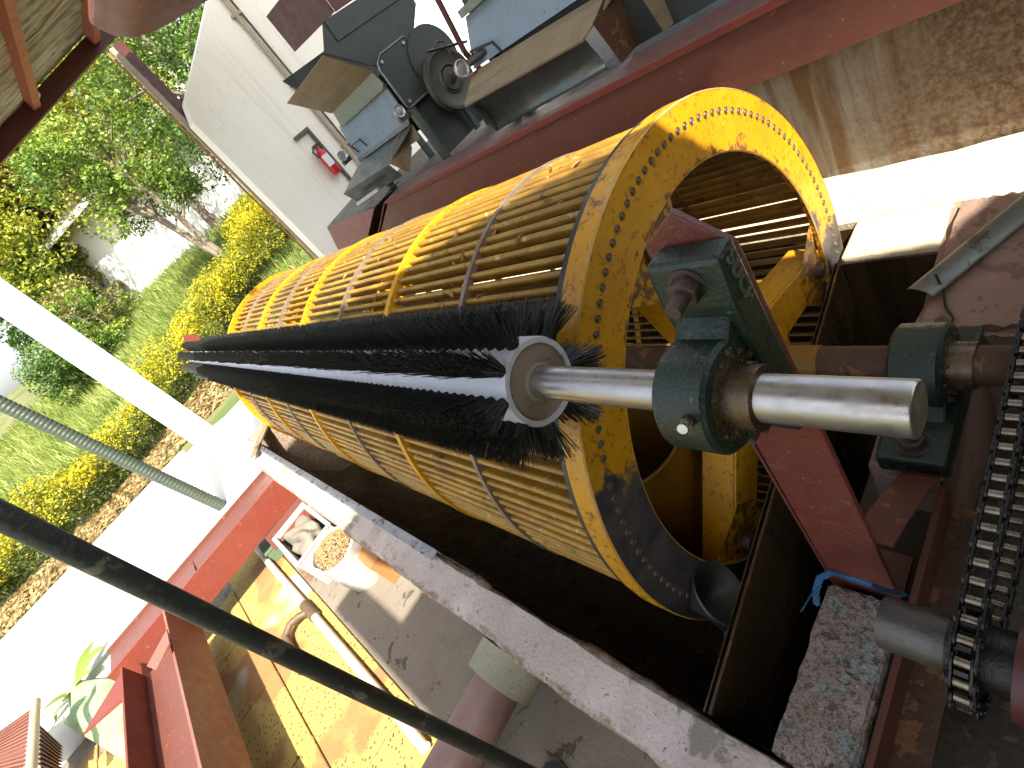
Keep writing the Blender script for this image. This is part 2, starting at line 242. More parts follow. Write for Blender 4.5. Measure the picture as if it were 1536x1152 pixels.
M['leaf_dark'] = leafmat('deep_green_leaf', (0.03, 0.075, 0.012), (0.08, 0.16, 0.02), (0.20, 0.28, 0.04), 0.6)
M['leaf_mid'] = leafmat('mid_green_leaf', (0.05, 0.10, 0.012), (0.15, 0.24, 0.028), (0.30, 0.37, 0.05), 0.7)
M['leaf_yellow'] = leafmat('yellow_green_leaf', (0.10, 0.14, 0.015), (0.27, 0.30, 0.025), (0.46, 0.44, 0.05), 0.7)
M['leaf_dry'] = leafmat('dry_olive_leaf', (0.12, 0.13, 0.03), (0.28, 0.26, 0.07), (0.44, 0.40, 0.14), 0.8)
M['grass'] = leafmat('grass_blade', (0.10, 0.155, 0.02), (0.21, 0.27, 0.05), (0.36, 0.38, 0.12), 0.9)
M['husk'] = leafmat('dry_husk', (0.20, 0.09, 0.02), (0.38, 0.20, 0.06), (0.52, 0.33, 0.13), 30)
M['litter'] = leafmat('fallen_leaf', (0.16, 0.10, 0.04), (0.34, 0.24, 0.10), (0.46, 0.37, 0.20), 3)

# ------------------------------------------------------------------ mesh helpers
class MB:
    def __init__(s): s.v = []; s.f = []
    def add(s, vs, fs):
        o = len(s.v); s.v += [Vector(v) for v in vs]; s.f += [tuple(i + o for i in f) for f in fs]; return s
    def box(s, a, b, m=None):
        x0, y0, z0 = a; x1, y1, z1 = b
        vs = [(x0, y0, z0), (x1, y0, z0), (x1, y1, z0), (x0, y1, z0), (x0, y0, z1), (x1, y0, z1), (x1, y1, z1), (x0, y1, z1)]
        if m: vs = [m @ Vector(v) for v in vs]
        return s.add(vs, [(0, 3, 2, 1), (4, 5, 6, 7), (0, 1, 5, 4), (1, 2, 6, 5), (2, 3, 7, 6), (3, 0, 4, 7)])
    def prism(s, poly, ax, a, b, m=None):
        # poly in the two other axes (in xyz order), extruded along ax from a to b
        def pt(p, t):
            q = [0, 0, 0]; o = [i for i in range(3) if i != ax]; q[o[0]], q[o[1]] = p; q[ax] = t
            return m @ Vector(q) if m else Vector(q)
        n = len(poly)
        return s.add([pt(p, a) for p in poly] + [pt(p, b) for p in poly],
                     [tuple(range(n))[::-1], tuple(range(n, 2 * n))] + [(i, (i + 1) % n, n + (i + 1) % n, n + i) for i in range(n)])
    def hexa(s, p):   # eight corners: 4 bottom, 4 top
        return s.add(p, [(0, 3, 2, 1), (4, 5, 6, 7), (0, 1, 5, 4), (1, 2, 6, 5), (2, 3, 7, 6), (3, 0, 4, 7)])
    def slab(s, quad, t):  # four-corner plate of thickness t
        q = [Vector(p) for p in quad]; n = (q[1] - q[0]).cross(q[3] - q[0]).normalized() * t
        return s.hexa(q + [p + n for p in q])
    def cyl(s, p0, p1, r0, r1=None, n=24, caps=True):
        p0, p1 = Vector(p0), Vector(p1); r1 = r0 if r1 is None else r1
        d = (p1 - p0).normalized(); u = d.orthogonal().normalized(); w = d.cross(u)
        vs = [p0 + (u * cos(2 * pi * i / n) + w * sin(2 * pi * i / n)) * r0 for i in range(n)] + [p1 + (u * cos(2 * pi * i / n) + w * sin(2 * pi * i / n)) * r1 for i in range(n)]
        fs = [(i, (i + 1) % n, n + (i + 1) % n, n + i) for i in range(n)]
        if caps: fs += [tuple(range(n))[::-1], tuple(range(n, 2 * n))]
        return s.add(vs, fs)
    def lathe(s, prof, p0, d, n=32, closed=True):
        # prof: (radius, distance along d); a closed profile makes a ring
        p0 = Vector(p0); d = Vector(d).normalized(); u = d.orthogonal().normalized(); w = d.cross(u); k = len(prof)
        vs = [p0 + d * t + (u * cos(2 * pi * i / n) + w * sin(2 * pi * i / n)) * r for i in range(n) for r, t in prof]
        fs = []
        for i in range(n):
            j = (i + 1) % n
            for q in range(k if closed else k - 1):
                q2 = (q + 1) % k; fs.append((i * k + q, j * k + q, j * k + q2, i * k + q2))
        return s.add(vs, fs)
    def tube(s, pts, r, n=10):
        pts = [Vector(p) for p in pts]; k = len(pts); fr = None; vs = []
        for i, p in enumerate(pts):
            d = (pts[min(i + 1, k - 1)] - pts[max(i - 1, 0)]).normalized()
            u = d.orthogonal().normalized() if fr is None else (fr - d * fr.dot(d)).normalized()
            fr = u; w = d.cross(u); rr = r(i / (k - 1)) if callable(r) else r
            vs += [p + (u * cos(2 * pi * j / n) + w * sin(2 * pi * j / n)) * rr for j in range(n)]
        fs = [(i * n + j, i * n + (j + 1) % n, (i + 1) * n + (j + 1) % n, (i + 1) * n + j) for i in range(k - 1) for j in range(n)]
        fs += [tuple(range(n))[::-1], tuple(range((k - 1) * n, k * n))]
        return s.add(vs, fs)
    def build(s, name, m, parent=None, smooth=False, bevel=0.0, seg=2):
        off = parent_loc(parent)
        me = bpy.data.meshes.new(name); me.from_pydata([v - off for v in s.v], [], s.f); me.update()
        bm = bmesh.new(); bm.from_mesh(me); bmesh.ops.recalc_face_normals(bm, faces=bm.faces); bm.to_mesh(me); bm.free()
        me.materials.append(M[m] if isinstance(m, str) else m)
        if smooth:
            me.polygons.foreach_set('use_smooth', [True] * len(me.polygons))
            me.set_sharp_from_angle(angle=radians(38))
        o = bpy.data.objects.new(name, me); C.objects.link(o)
        if parent: o.parent = parent
        if bevel:
            b = o.modifiers.new('bevel', 'BEVEL'); b.width = bevel; b.segments = seg; b.limit_method = 'ANGLE'; b.angle_limit = radians(35)
            if smooth is False: me.polygons.foreach_set('use_smooth', [False] * len(me.polygons))
        return o
def parent_loc(p):
    v = Vector((0, 0, 0))
    while p: v += p.location; p = p.parent
    return v
def tag(o, label, cat=None, group=None, kind=None):
    if label: o['label'] = label
    if cat: o['category'] = cat
    if group: o['group'] = group
    if kind: o['kind'] = kind
    return o
def thing(name, loc, label, cat, group=None):
    o = bpy.data.objects.new(name, None); C.objects.link(o); o.location = loc; o.empty_display_size = 0.1
    return tag(o, label, cat, group)
def raw(name, vs, fs, m, parent=None):
    me = bpy.data.meshes.new(name); off = parent_loc(parent)
    me.from_pydata([tuple(Vector(v) - off) for v in vs], [], fs); me.update(); me.materials.append(M[m])
    o = bpy.data.objects.new(name, me); C.objects.link(o)
    if parent: o.parent = parent
    return o
def at(px, py, x=None, y=None, z=None):      # a point of the place seen at a photo pixel, at a known x, y or z
    d = RM @ Vector((px - 768, -(py - 576), -FPX))
    k = x / d.x if x is not None else (y / d.y if y is not None else z / d.z)
    return d * k
FZ = -1.75                                   # floor level below the camera

# ================================================================== SETTING
def sm(t, a, b):
    t = max(0.0, min(1.0, (t - a) / (b - a))); return t * t * (3 - 2 * t)
def gz(x, y):
    z = -1.765 + sm(y, 8.5, 12.0) * 0.20 * max(0.0, min(7.0, x + 1.0))
    z += 0.135 * max(0.0, min(y, 34.0) - 12.0) * sm(y, 11.5, 15)
    if -3.5 < x < 6.5 and y < 5.5: return -2.7
    return z + 0.05 * sin(x * 0.9) * sin(y * 0.7) * sm(y, 11, 14)
vs_, fs_ = [], []
gx = [-400, -120, -60, -40] + [-30 + 1.0 * i for i in range(61)] + [40, 60, 120, 400]
gy = [-400, -100, -30, -10, 0, 4, 5.4, 5.7] + [8 + 0.75 * i for i in range(42)] + [45, 60, 120, 400, 900]
for y in gy:
    for x in gx: vs_.append((x, y, gz(x, y)))
nx = len(gx)
for j in range(len(gy) - 1):
    for i in range(nx - 1): fs_.append((j * nx + i, j * nx + i + 1, (j + 1) * nx + i + 1, (j + 1) * nx + i))
g = raw('ground', vs_, fs_, 'ground'); g['kind'] = 'structure'
g.data.polygons.foreach_set('use_smooth', [True] * len(g.data.polygons))

fl = MB().box((-0.44, -3.0, FZ - 0.1), (-0.05, 5.55, FZ)).build('floor', 'floor'); fl['kind'] = 'structure'  # strip has the shadow beside the tank in its colour
fl2 = MB().box((-3.6, -3.0, FZ - 0.12), (-0.443, 4.75, FZ - 0.012)).build('paved_floor', 'floor'); fl2['kind'] = 'structure'
px_ = MB().box((-0.048, 5.262, FZ - 0.15), (2.15, 5.598, FZ + 0.003)).build('path', 'path'); px_['kind'] = 'structure'
pt = MB().box((-9.0, 5.6, FZ - 0.15), (2.15, 9.55, FZ + 0.004)).build('path', 'path'); pt['kind'] = 'structure'
pk = MB().box((-9.0, 4.78, FZ - 0.15), (-0.46, 5.59, FZ + 0.002)).build('path', 'path'); pk['kind'] = 'structure'
# paving slabs: alike pieces of the floor, joints open
tw, tl = 0.405, 0.62
me_t = None
for j in range(8):
    for i in range(6):
        x1 = -0.447 - i * (tw + 0.008); y0 = 0.08 + j * (tl + 0.008) - (0.19 if i % 2 else 0)
        if x1 - tw < -3.0 or y0 + tl > 4.75: continue
        if me_t is None:
            o = MB().box((0, 0, 0), (tw, tl, 0.03)).build('paving_slab', 'tile', None, False, 0.004, 1); me_t = o.data
        else:
            o = bpy.data.objects.new('paving_slab', me_t); C.objects.link(o)
            b = o.modifiers.new('bevel', 'BEVEL'); b.width = 0.004; b.segments = 1
        o.location = (x1 - tw, y0, FZ - 0.026 + random.uniform(-0.003, 0.003)); o.rotation_euler = (0, 0, random.uniform(-.004, .004))
        o.parent = fl2

# ------------------------------------------------------------------ the concrete tank
ZT = -1.30                                    # top of the tank walls
tank = thing('concrete_tank', (1.0, 2.6, FZ - 0.5), 'long concrete tank with peeling pale rim around the yellow drum', 'tank')
def wavy_wall(name, x0, x1, y0, y1, z0, z1, m, step=0.06, amp=0.006, seed=1, inner=None):
    # a hand-plastered wall: uneven edges along y
    rnd = random.Random(seed); n = max(2, int((y1 - y0) / step)); vs, fs = [], []
    ph = [rnd.uniform(0, 6) for _ in range(8)]
    def w(t, k): return amp * (sin(t * 9 + ph[k]) + 0.7 * sin(t * 23 + ph[k + 1]) + rnd.uniform(-.8, .8))
    for i in range(n + 1):
        y = y0 + (y1 - y0) * i / n
        vs += [(x0 + w(y, 0), y, z0), (x0 + w(y, 0), y, z1 - 0.008 + w(y, 4) * .3), (x0 + 0.007 + w(y, 0), y, z1 + w(y, 4) * .3),
               (x1 - 0.016 + w(y, 3) * .7, y, z1 + w(y, 5) * .4), (x1 + w(y, 6), y, z1 - 0.022 + w(y, 5) * .5), (x1, y, z0)]
    for i in range(n):
        for k in range(5): a = i * 6 + k; fs.append((a, a + 1, a + 7, a + 6))
    fs += [tuple(range(6)), tuple(range(n * 6, n * 6 + 6))[::-1]]
    return MB().add(vs, fs).build(name, m, tank, True)
wavy_wall('left_wall', -0.047, 0.096, 0.30, 5.25, -2.3, ZT, 'rim', 0.05, 0.005, 3)
wavy_wall('right_wall', 1.86, 2.196, 0.02, 5.25, -2.3, ZT, 'ledge', 0.08, 0.005, 5)
MB().box((1.640, 0.455, -2.3), (1.866, 0.735, ZT - 0.002)).build('ledge', 'ledge', tank, False, 0.012)
MB().box((0.10, 4.86, -2.3), (1.82, 5.20, ZT - 0.004)).build('far_wall', 'rim', tank, False, 0.015)
MB().box((1.629, 0.46, -2.3), (1.639, 0.735, ZT - 0.02)).build('ledge_dark_sheet', 'liner', tank)  # dark sheets covering the inner faces of the ledge
MB().box((1.634, 0.7355, -2.3), (1.85, 0.7395, ZT - 0.03)).build('ledge_dark_sheet', 'liner', tank)
# near wall in pieces of different height; uneven block at the left end
def lumpy(name, a, b, m, sub=6, amp=0.006, seed=2, bev=0.012):
    bm = bmesh.new(); bmesh.ops.create_cube(bm, size=1.0)
    bmesh.ops.scale(bm, vec=[b[i] - a[i] for i in range(3)], verts=bm.verts)
    bmesh.ops.translate(bm, vec=[(b[i] + a[i]) / 2 for i in range(3)], verts=bm.verts)
    bmesh.ops.bevel(bm, geom=bm.edges[:], offset=bev, segments=2, affect='EDGES')
    bmesh.ops.subdivide_edges(bm, edges=[e for e in bm.edges if e.calc_length() > 0.05], cuts=sub, use_grid_fill=True)
    rnd = random.Random(seed)
    for v in bm.verts: v.co += Vector((rnd.uniform(-1, 1), rnd.uniform(-1, 1), rnd.uniform(-1, 1))) * amp
    mb = MB(); bm.verts.index_update(); mb.add([v.co.copy() for v in bm.verts], [[v.index for v in f.verts] for f in bm.faces]); bm.free()
    return mb.build(name, m, tank, True)
lumpy('near_block', (0.098, 0.315, -2.3), (0.478, 0.452, ZT), 'block', 12, 0.0028, 2, 0.006)
lumpy('near_wall', (0.482, 0.325, -2.3), (0.86, 0.45, -1.47), 'grime', 5, 0.004, 4)
lumpy('bearing_seat', (0.80, 0.30, -2.3), (1.25, 0.455, ZT - 0.005), 'pier', 6, 0.004, 5)
lumpy('pier', (1.252, 0.20, -2.3), (1.855, 0.452, ZT + 0.012), 'pier', 10, 0.005, 6, 0.02)
# sheet steel trough inside the tank
prof = [(0.098, -1.31), (0.12, -1.55), (0.17, -1.82), (0.34, -2.08), (0.66, -2.22), (1.013, -2.26), (1.36, -2.22), (1.66, -2.10), (1.80, -1.85), (1.826, -1.55), (1.828, -1.32)]
mb = MB(); k = len(prof); ys = [0.47, 1.3, 1.32, 2.2, 2.22, 3.1, 3.12, 4.0, 4.02, 4.85]
mb.add([(x, y, z + (0.004 if i % 4 in (1, 2) else 0)) for i, y in enumerate(ys) for x, z in prof], [(i * k + j, i * k + j + 1, (i + 1) * k + j + 1, (i + 1) * k + j) for i in range(len(ys) - 1) for j in range(k - 1)])
tr = mb.build('trough_lining', 'liner', tank, True)
mb = MB(); mb.box((0.097, 1.72, -1.42), (0.1005, 4.84, -1.272)); mb.box((0.060, 1.74, -1.2775), (0.097, 4.84, -1.2735)).build('lining_lip', 'lip', tank)
MB().prism([(1.56, 0.099), (1.74, 0.099), (1.74, 0.102), (1.56, 0.102)][::-1] and [(0.099, 1.50), (0.102, 1.50), (0.102, 1.74), (0.099, 1.74)], 2, -1.50, -1.30).build('lining_patch', 'liner', tank)
# thin steel baffle across the near end
def plan(x): return 0.572 + 0.094 * x
def cross_plate(y, th, z0, z1): return [(0.10, plan(.1) + y, z0), (1.62, plan(1.62) + y, z0), (1.62, plan(1.62) + y + th, z0), (0.10, plan(.1) + y + th, z0), (0.10, plan(.1) + y, z1), (1.62, plan(1.62) + y, z1), (1.62, plan(1.62) + y + th, z1), (0.10, plan(.1) + y + th, z1)]
MB().hexa(cross_plate(0, .004, -2.1, -1.290)).build('baffle_plate', 'liner', tank)
MB().hexa(cross_plate(.017, .004, -2.1, -1.302)).build('baffle_plate', 'liner', tank)
MB().hexa(cross_plate(-.003, .003, -1.297, -1.2885)).build('baffle_edge', 'rust', tank)
MB().box((0.12, 0.455, -1.72), (1.64, 0.575, -1.70)).build('splash_floor', 'liner', tank)
MB().cyl((0.26, 0.68, -1.50), (0.36, 0.73, -1.51), 0.010, n=10).build('spout_stub', 'rust', tank, True)

# red angle irons along the near face
ra = thing('angle_iron', (1.0, 0.27, -1.75), 'rusty red angle iron running along the near face of the tank', 'angle iron')
mb = MB(); mb.box((-0.02, 0.296, -1.42), (0.80, 0.309, -1.325)); mb.build('upright_flange', 'red', ra)
MB().box((-0.02, 0.235, -1.435), (0.80, 0.308, -1.423)).build('lower_flange', 'rust', ra)
pit = MB().box((-0.2, -1.2, -1.77), (2.19, 0.30, -1.66)).build('pit_floor', 'grime'); pit['kind'] = 'structure'
# concrete lump on the pit floor behind the chain
lump = thing('machine_plinth', (0.62, 0.22, -1.66), 'small dirty concrete plinth under the chain near the stub shaft', 'plinth')
_t = tank; tank = lump; lumpy('base', (0.50, 0.12, -1.66), (0.78, 0.29, -1.50), 'grime', 4, 0.008, 9, 0.02); tank = _t

# ------------------------------------------------------------------ retaining wall, platform, red beam
wall = thing('retaining_wall', (2.3, 2.0, -2.3), 'stained grey concrete wall with brown runs below the red beam', 'wall')
vs_, fs_ = [], []; rnd = random.Random(11); NY, NZ = 74, 14
for j in range(NZ + 1):
    for i in range(NY + 1):
        y = -1.6 + 6.95 * i / NY; z = -2.3 + 1.5 * j / NZ
        vs_.append((2.20 + 0.004 * sin(y * 5 + z * 3) + rnd.uniform(-.003, .003), y, z))
for j in range(NZ):
    for i in range(NY): a = j * (NY + 1) + i; fs_.append((a, a + 1, a + NY + 2, a + NY + 1))
MB().add(vs_, fs_).build('render_face', 'stain', wall, True)
MB().box((2.21, -1.6, -2.3), (2.60, 5.35, -0.80)).build('core', 'stain', wall)
plat = MB().box((2.215, -1.6, -0.795), (7.0, 5.35, -0.60)).build('platform', 'grime'); plat['kind'] = 'structure'

beam = thing('channel_beam', (2.1, 1.5, -0.78), 'long red steel channel beam along the top of the stained wall', 'beam')
mb = MB(); mb.prism([(-0.9, -0.78), (4.42, -0.78), (3.86, -0.545), (-0.9, -0.545)], 0, 2.085, 2.100); mb.build('web', 'red', beam, False, 0.003)
MB().box((2.100, -0.9, -0.780), (2.215, 4.30, -0.768)).build('lower_flange', 'red', beam)
MB().box((2.075, -0.9, -0.545), (2.32, 3.90, -0.530)).build('upper_flange', 'beam_top', beam, False, 0.003)
MB().box((2.070, -0.9, -0.562), (2.083, 3.87, -0.531)).build('edge_strip', 'red_bright', beam, False, 0.002)
MB().prism([(3.905, -0.545), (4.41, -0.768), (4.41, -0.757), (3.905, -0.532)], 0, 2.075, 2.32).build('cut_end', 'rust', beam)
chute = thing('red_chute', (2.15, 4.7, -0.78), 'short red sheet chute at the far end of the channel beam', 'chute')
MB().slab([(2.04, 4.50, -0.72), (2.04, 5.26, -0.74), (2.12, 5.24, -0.50), (2.12, 4.18, -0.545)], 0.008).build('front_sheet', 'red_dusty', chute)
MB().slab([(2.12, 4.18, -0.545), (2.12, 5.24, -0.50), (2.42, 5.0, -0.45), (2.42, 4.1, -0.52)], 0.008).build('top_sheet', 'galv_dark', chute)
MB().slab([(2.045, 4.50, -0.72), (2.125, 4.18, -0.55), (2.40, 4.18, -0.56), (2.32, 4.50, -0.74)], 0.008).build('end_sheet', 'rust', chute)
MB().box((2.05, 4.3, -0.795), (2.32, 5.2, -0.752)).build('base_rail', 'rust', chute)

# ------------------------------------------------------------------ cream wall, post, column, roofs
cw = thing('cream_wall', (4.2, 6.6, -0.78), 'cream painted end wall with sloping top behind the hopper machines', 'wall')
MB().prism([(2.335, -1.75), (7.0, -1.75), (7.0, 3.85), (2.44, 1.19), (2.335, 1.0)], 1, 6.48, 6.68).build('wall_panel', 'cream', cw, False, 0.01)
mb = MB()   # thin shallow grooves where the blocks meet near the raking edge: narrow proud mortar ribs
for q in range(4):
    z = 1.02 - q * 0.2; mb.box((2.345, 6.4765, z), (2.62 + 0.03 * (q % 3), 6.4795, z + 0.005))
    for u in range(2): mb.box((2.42 + 0.16 * u + 0.08 * (q % 2), 6.4765, z - 0.19), (2.425 + 0.16 * u + 0.08 * (q % 2), 6.4795, z))
mb.build('mortar_rib', 'cream', cw)
dp = thing('wall_pipe', (3.52, 6.44, -0.6), 'thin pale conduit pipe running down the cream wall', 'pipe')
MB().cyl((3.55, 6.445, 2.2), (3.52, 6.445, -0.55), 0.024, n=12).build('pipe', 'tan_paint', dp, True)
MB().cyl((3.62, 6.455, 2.2), (3.59, 6.455, -0.55), 0.012, n=8).build('cable', 'brown_frame', dp, True)
for z in (1.5, 0.7, -0.1): MB().box((3.49, 6.44, z), (3.62, 6.479, z + 0.03)).build('clip', 'tan_paint', dp)
dp2 = thing('wall_cable', (4.6, 6.44, 0.6), 'dark cable pair on the cream wall above the red feed hopper', 'cable')
MB().cyl((4.47, 6.455, 2.4), (4.44, 6.455, 0.3), 0.02, n=8).build('cable', 'brown_frame', dp2, True)
MB().cyl((4.56, 6.455, 2.4), (4.53, 6.455, 0.3), 0.012, n=8).build('cable', 'brown_frame', dp2, True)

ex = thing('fire_extinguisher', (3.2, 6.42, -0.28), 'small red fire extinguisher hanging on the cream wall', 'extinguisher')
mb = MB(); mb.lathe([(0.0, 0), (0.05, 0.0), (0.06, 0.02), (0.06, 0.27), (0.045, 0.31), (0.02, 0.33), (0.02, 0.36), (0, 0.36)], (3.19, 6.40, -0.27), (0, 0, 1), 18, False); mb.build('bottle', 'ext_red', ex, True)
MB().box((3.13, 6.335, -0.16), (3.22, 6.342, -0.02)).build('label_sticker', 'white_label', ex)
MB().box((3.15, 6.37, 0.09), (3.25, 6.42, 0.12)).build('valve', 'black', ex)
MB().tube([(3.16, 6.39, 0.1), (3.10, 6.37, 0.07), (3.11, 6.36, -0.02)], 0.012, 8).build('nozzle', 'black', ex, True)
br = thing('wall_bracket', (3.3, 6.44, -0.5), 'thin brown angle bracket on the wall beside the extinguisher', 'bracket')
MB().box((3.27, 6.43, -0.50), (3.30, 6.478, 0.27)).build('upright', 'brown_frame', br)
MB().box((3.08, 6.43, 0.27), (3.30, 6.478, 0.31)).build('arm', 'brown_frame', br)

post = thing('steel_post', (2.42, 6.8, -1.5), 'dark red steel post with a tan pipe beside the sloping cream wall', 'post')
MB().box((2.40, 6.74, -1.5), (2.50, 6.84, 1.92)).build('post', 'red_dark', post)
MB().box((2.325, 6.70, -1.5), (2.375, 6.76, 1.90)).build('downpipe', 'tan_paint', post, False, 0.01)
MB().box((2.28, 6.71, -1.5), (2.30, 6.73, 1.88)).build('conduit', 'wood', post)

col = thing('concrete_column', (-0.10, 5.35, FZ), 'square white painted column at the far corner of the tank', 'column')
MB().box((-0.205, 5.29, FZ), (0.010, 5.50, 2.6)).build('shaft', 'white_paint', col, False, 0.012)

# corrugated roofs: separate sheets on purlins
def corr_sheet(parent, x0, x1, y0, y1, zf, pitch=0.10, amp=0.018):
    # ridges run along x, waves along y
    n = int((y1 - y0) / pitch * 6); vs, fs = [], []
    for i in range(n + 1):
        y = y0 + (y1 - y0) * i / n; w = amp * cos(2 * pi * (y - y0) / pitch)
        vs += [(x0, y, zf(x0) + w), (x1, y, zf(x1) + w)]
    for i in range(n): fs.append((2 * i, 2 * i + 1, 2 * i + 3, 2 * i + 2))
    return MB().add(vs, fs).build('roof_sheet', 'roof_sheet', parent, True)
rf = thing('corrugated_roof', (1.4, 4.6, 1.7), 'cream corrugated roof on red purlins over the far end of the drum', 'roof')
zB = lambda x: 1.60 + 0.193 * x
y = 3.0; k = 0
while y < 6.5:
    corr_sheet(rf, 0.42 + 0.05 * (k % 2), 1.40, y, min(6.52, y + 0.80), lambda x: zB(x)); corr_sheet(rf, 1.34, 2.42, y, min(6.52, y + 0.80), lambda x: zB(x) + 0.012 ); y += 0.76; k += 1
for x in (0.55, 1.36, 2.2): MB().box((x - 0.035, 3.0, zB(x) - 0.115), (x + 0.035, 6.46, zB(x) - 0.014)).build('purlin', 'purlin', rf)
MB().prism([(0.40, zB(0.4) - 0.17), (2.45, zB(2.45) - 0.17), (2.45, zB(2.45) - 0.02), (0.40, zB(0.4) - 0.02)], 1, 6.47, 6.53).build('edge_beam', 'red_dark', rf)
MB().lathe([(0.018, 0), (0.035, 0), (0.04, 0.02), (0.035, 0.04), (0.018, 0.04)], at(53, 143, y=6.43), (0, -1, 0.2), 16).build('lamp_holder', 'white_label', rf, True)
MB().tube([at(15, 0, y=5.2), at(32, 60, y=5.9), at(50, 140, y=6.45)], 0.006, 6).build('hanging_wire', 'wire', rf, True)
MB().tube([at(0, 98, y=5.6), at(60, 45, y=5.5), at(95, 0, y=5.35)], 0.010, 6).build('conduit', 'tan_paint', rf, True)
# unseen sheets above the camera, added to cast shade; a gap admits sun
rn = thing('near_shade_roof', (0.6, -0.8, 1.6), 'unseen corrugated sheets added to shade the near end of the tank', 'roof')
def flat_corr(x0a, x1a, x0b, x1b, y0, y1, z=1.6):
    n = max(2, int((y1 - y0) / 0.02)); vs, fs = [], []
    for i in range(n + 1):
        t = i / n; yy = y0 + (y1 - y0) * t; w = 0.009 * cos(2 * pi * yy / 0.076)
        vs += [(x0a + (x0b - x0a) * t, yy, z + w), (x1a + (x1b - x1a) * t, yy, z + w)]
    for i in range(n): fs.append((2 * i, 2 * i + 1, 2 * i + 3, 2 * i + 2))
    return MB().add(vs, fs).build('roof_sheet', 'roof_sheet', rn, True)
EDGE = [(-4.0, 1.18), (-1.95, 1.18), (-1.87, 1.0), (-1.42, 0.95), (-1.1, 0.85), (-0.99, 0.786), (-0.84, 0.625), (-0.44, 0.535), (-0.23, 0.42), (0.03, 0.34), (0.34, 0.25), (0.88, 0.175), (2.35, -0.10)]   # right-hand edge, bent to set the shadow line
def ex_(y):
    for (a, u), (b, v) in zip(EDGE[:-1], EDGE[1:]):
        if a <= y <= b: return u + (v - u) * (y - a) / (b - a)
ycut = [-4.0, -3.2, -2.4, -1.95, -1.87, -1.42, -1.1, -0.84, -0.38, 0.22, 0.9, 1.6, 2.35]
for a, b in zip(ycut[:-1], ycut[1:]):
    if a == -0.38: flat_corr(-1.20, -1.01, -1.20, -1.01, a, b); flat_corr(-0.82, ex_(a), -0.82, ex_(b), a, b)
    else: flat_corr(-1.20 if a < 0.2 else -0.60, ex_(a), -1.20 if a < 0.2 else -0.60, ex_(b), a, b)
for a, b in ((-4.0, -3.2), (-3.2, -2.4), (-2.4, -1.6), (-1.6, -1.15)): flat_corr(-4.5, -1.21, -4.5, -1.21, a, b)  # extra sheets at the left rear, added to darken the near end
bw = thing('sky_block_wall', (0, -3.6, FZ), 'unseen grey wall added behind the camera to block sky light', 'wall')
MB().box((-4.5, -3.75, FZ - 0.3), (7.0, -3.6, 1.58)).build('wall_panel', 'stain', bw)  # added out of view to cut sky light from behind
rm = thing('machine_shade_roof', (4.5, 0.0, 4.5), 'unseen corrugated roof shaped to shade the hopper machines', 'roof')
def flat_corr2(x0, x1, y0, y1, z):
    n = int((y1 - y0) / 0.02); vs, fs = [], []
    for i in range(n + 1):
        yy = y0 + (y1 - y0) * i / n; w = 0.009 * cos(2 * pi * yy / 0.076); vs += [(x0, yy, z + w), (x1, yy, z + w)]
    for i in range(n): fs.append((2 * i, 2 * i + 1, 2 * i + 3, 2 * i + 2))
    return MB().add(vs, fs).build('roof_sheet', 'roof_sheet', rm, True)
yy = -7.0
while yy < 4.3: flat_corr2(0.58 if yy > -3.5 else 0.89, 4.3, yy, min(4.42, yy + 0.82), 4.5); yy += 0.8  # unseen roof, edges cut to shade machines and leave the drum sunlit

# red hopper hanging into the top of the view
hp = thing('feed_hopper', (1.5, 3.0, 1.0), 'rounded red sheet hopper hanging below the roof at the top', 'hopper')
P = [at(133, -60, y=3.0), at(133, 26, y=3.0), at(150, 42, y=3.0), at(172, 52, y=3.0), at(200, 55, y=3.0), at(235, 44, y=3.0), at(270, 24, y=3.0), at(310, 0, y=3.0), at(400, -60, y=3.0)]
MB().prism([(p.x, p.z) for p in P], 1, 3.0, 3.012).build('rear_sheet', 'red', hp)
mb = MB()
Q = []
for i in range(33):
    t = i / 32 * (len(P) - 1); k = min(int(t), len(P) - 2); u = t - k; p0, p1, p2, p3 = P[max(k - 1, 0)], P[k], P[k + 1], P[min(k + 2, len(P) - 1)]
    Q.append(0.5 * ((2 * p1) + (p2 - p0) * u + (2 * p0 - 5 * p1 + 4 * p2 - p3) * u * u + (3 * p1 - p0 - 3 * p2 + p3) * u ** 3))
mb.add([q + o_ for q in Q for o_ in (Vector((0, -.002, 0)), Vector((.05, -.5, .02)))], [(2 * i, 2 * i + 2, 2 * i + 3, 2 * i + 1) for i in range(32)])
mb.build('curved_bottom', 'red', hp, True)

# ================================================================== THE DRUM
DX, DZ, RO = 1.013, -1.151, 0.76
Y0, Y1 = 0.76, 4.66
drum = thing('rotary_drum', (DX, 2.7, -2.0), 'large yellow slatted drum of long bars lying in the tank', 'drum')
DC = Vector((DX, 0, DZ))
NB = 128; NBAR = 116
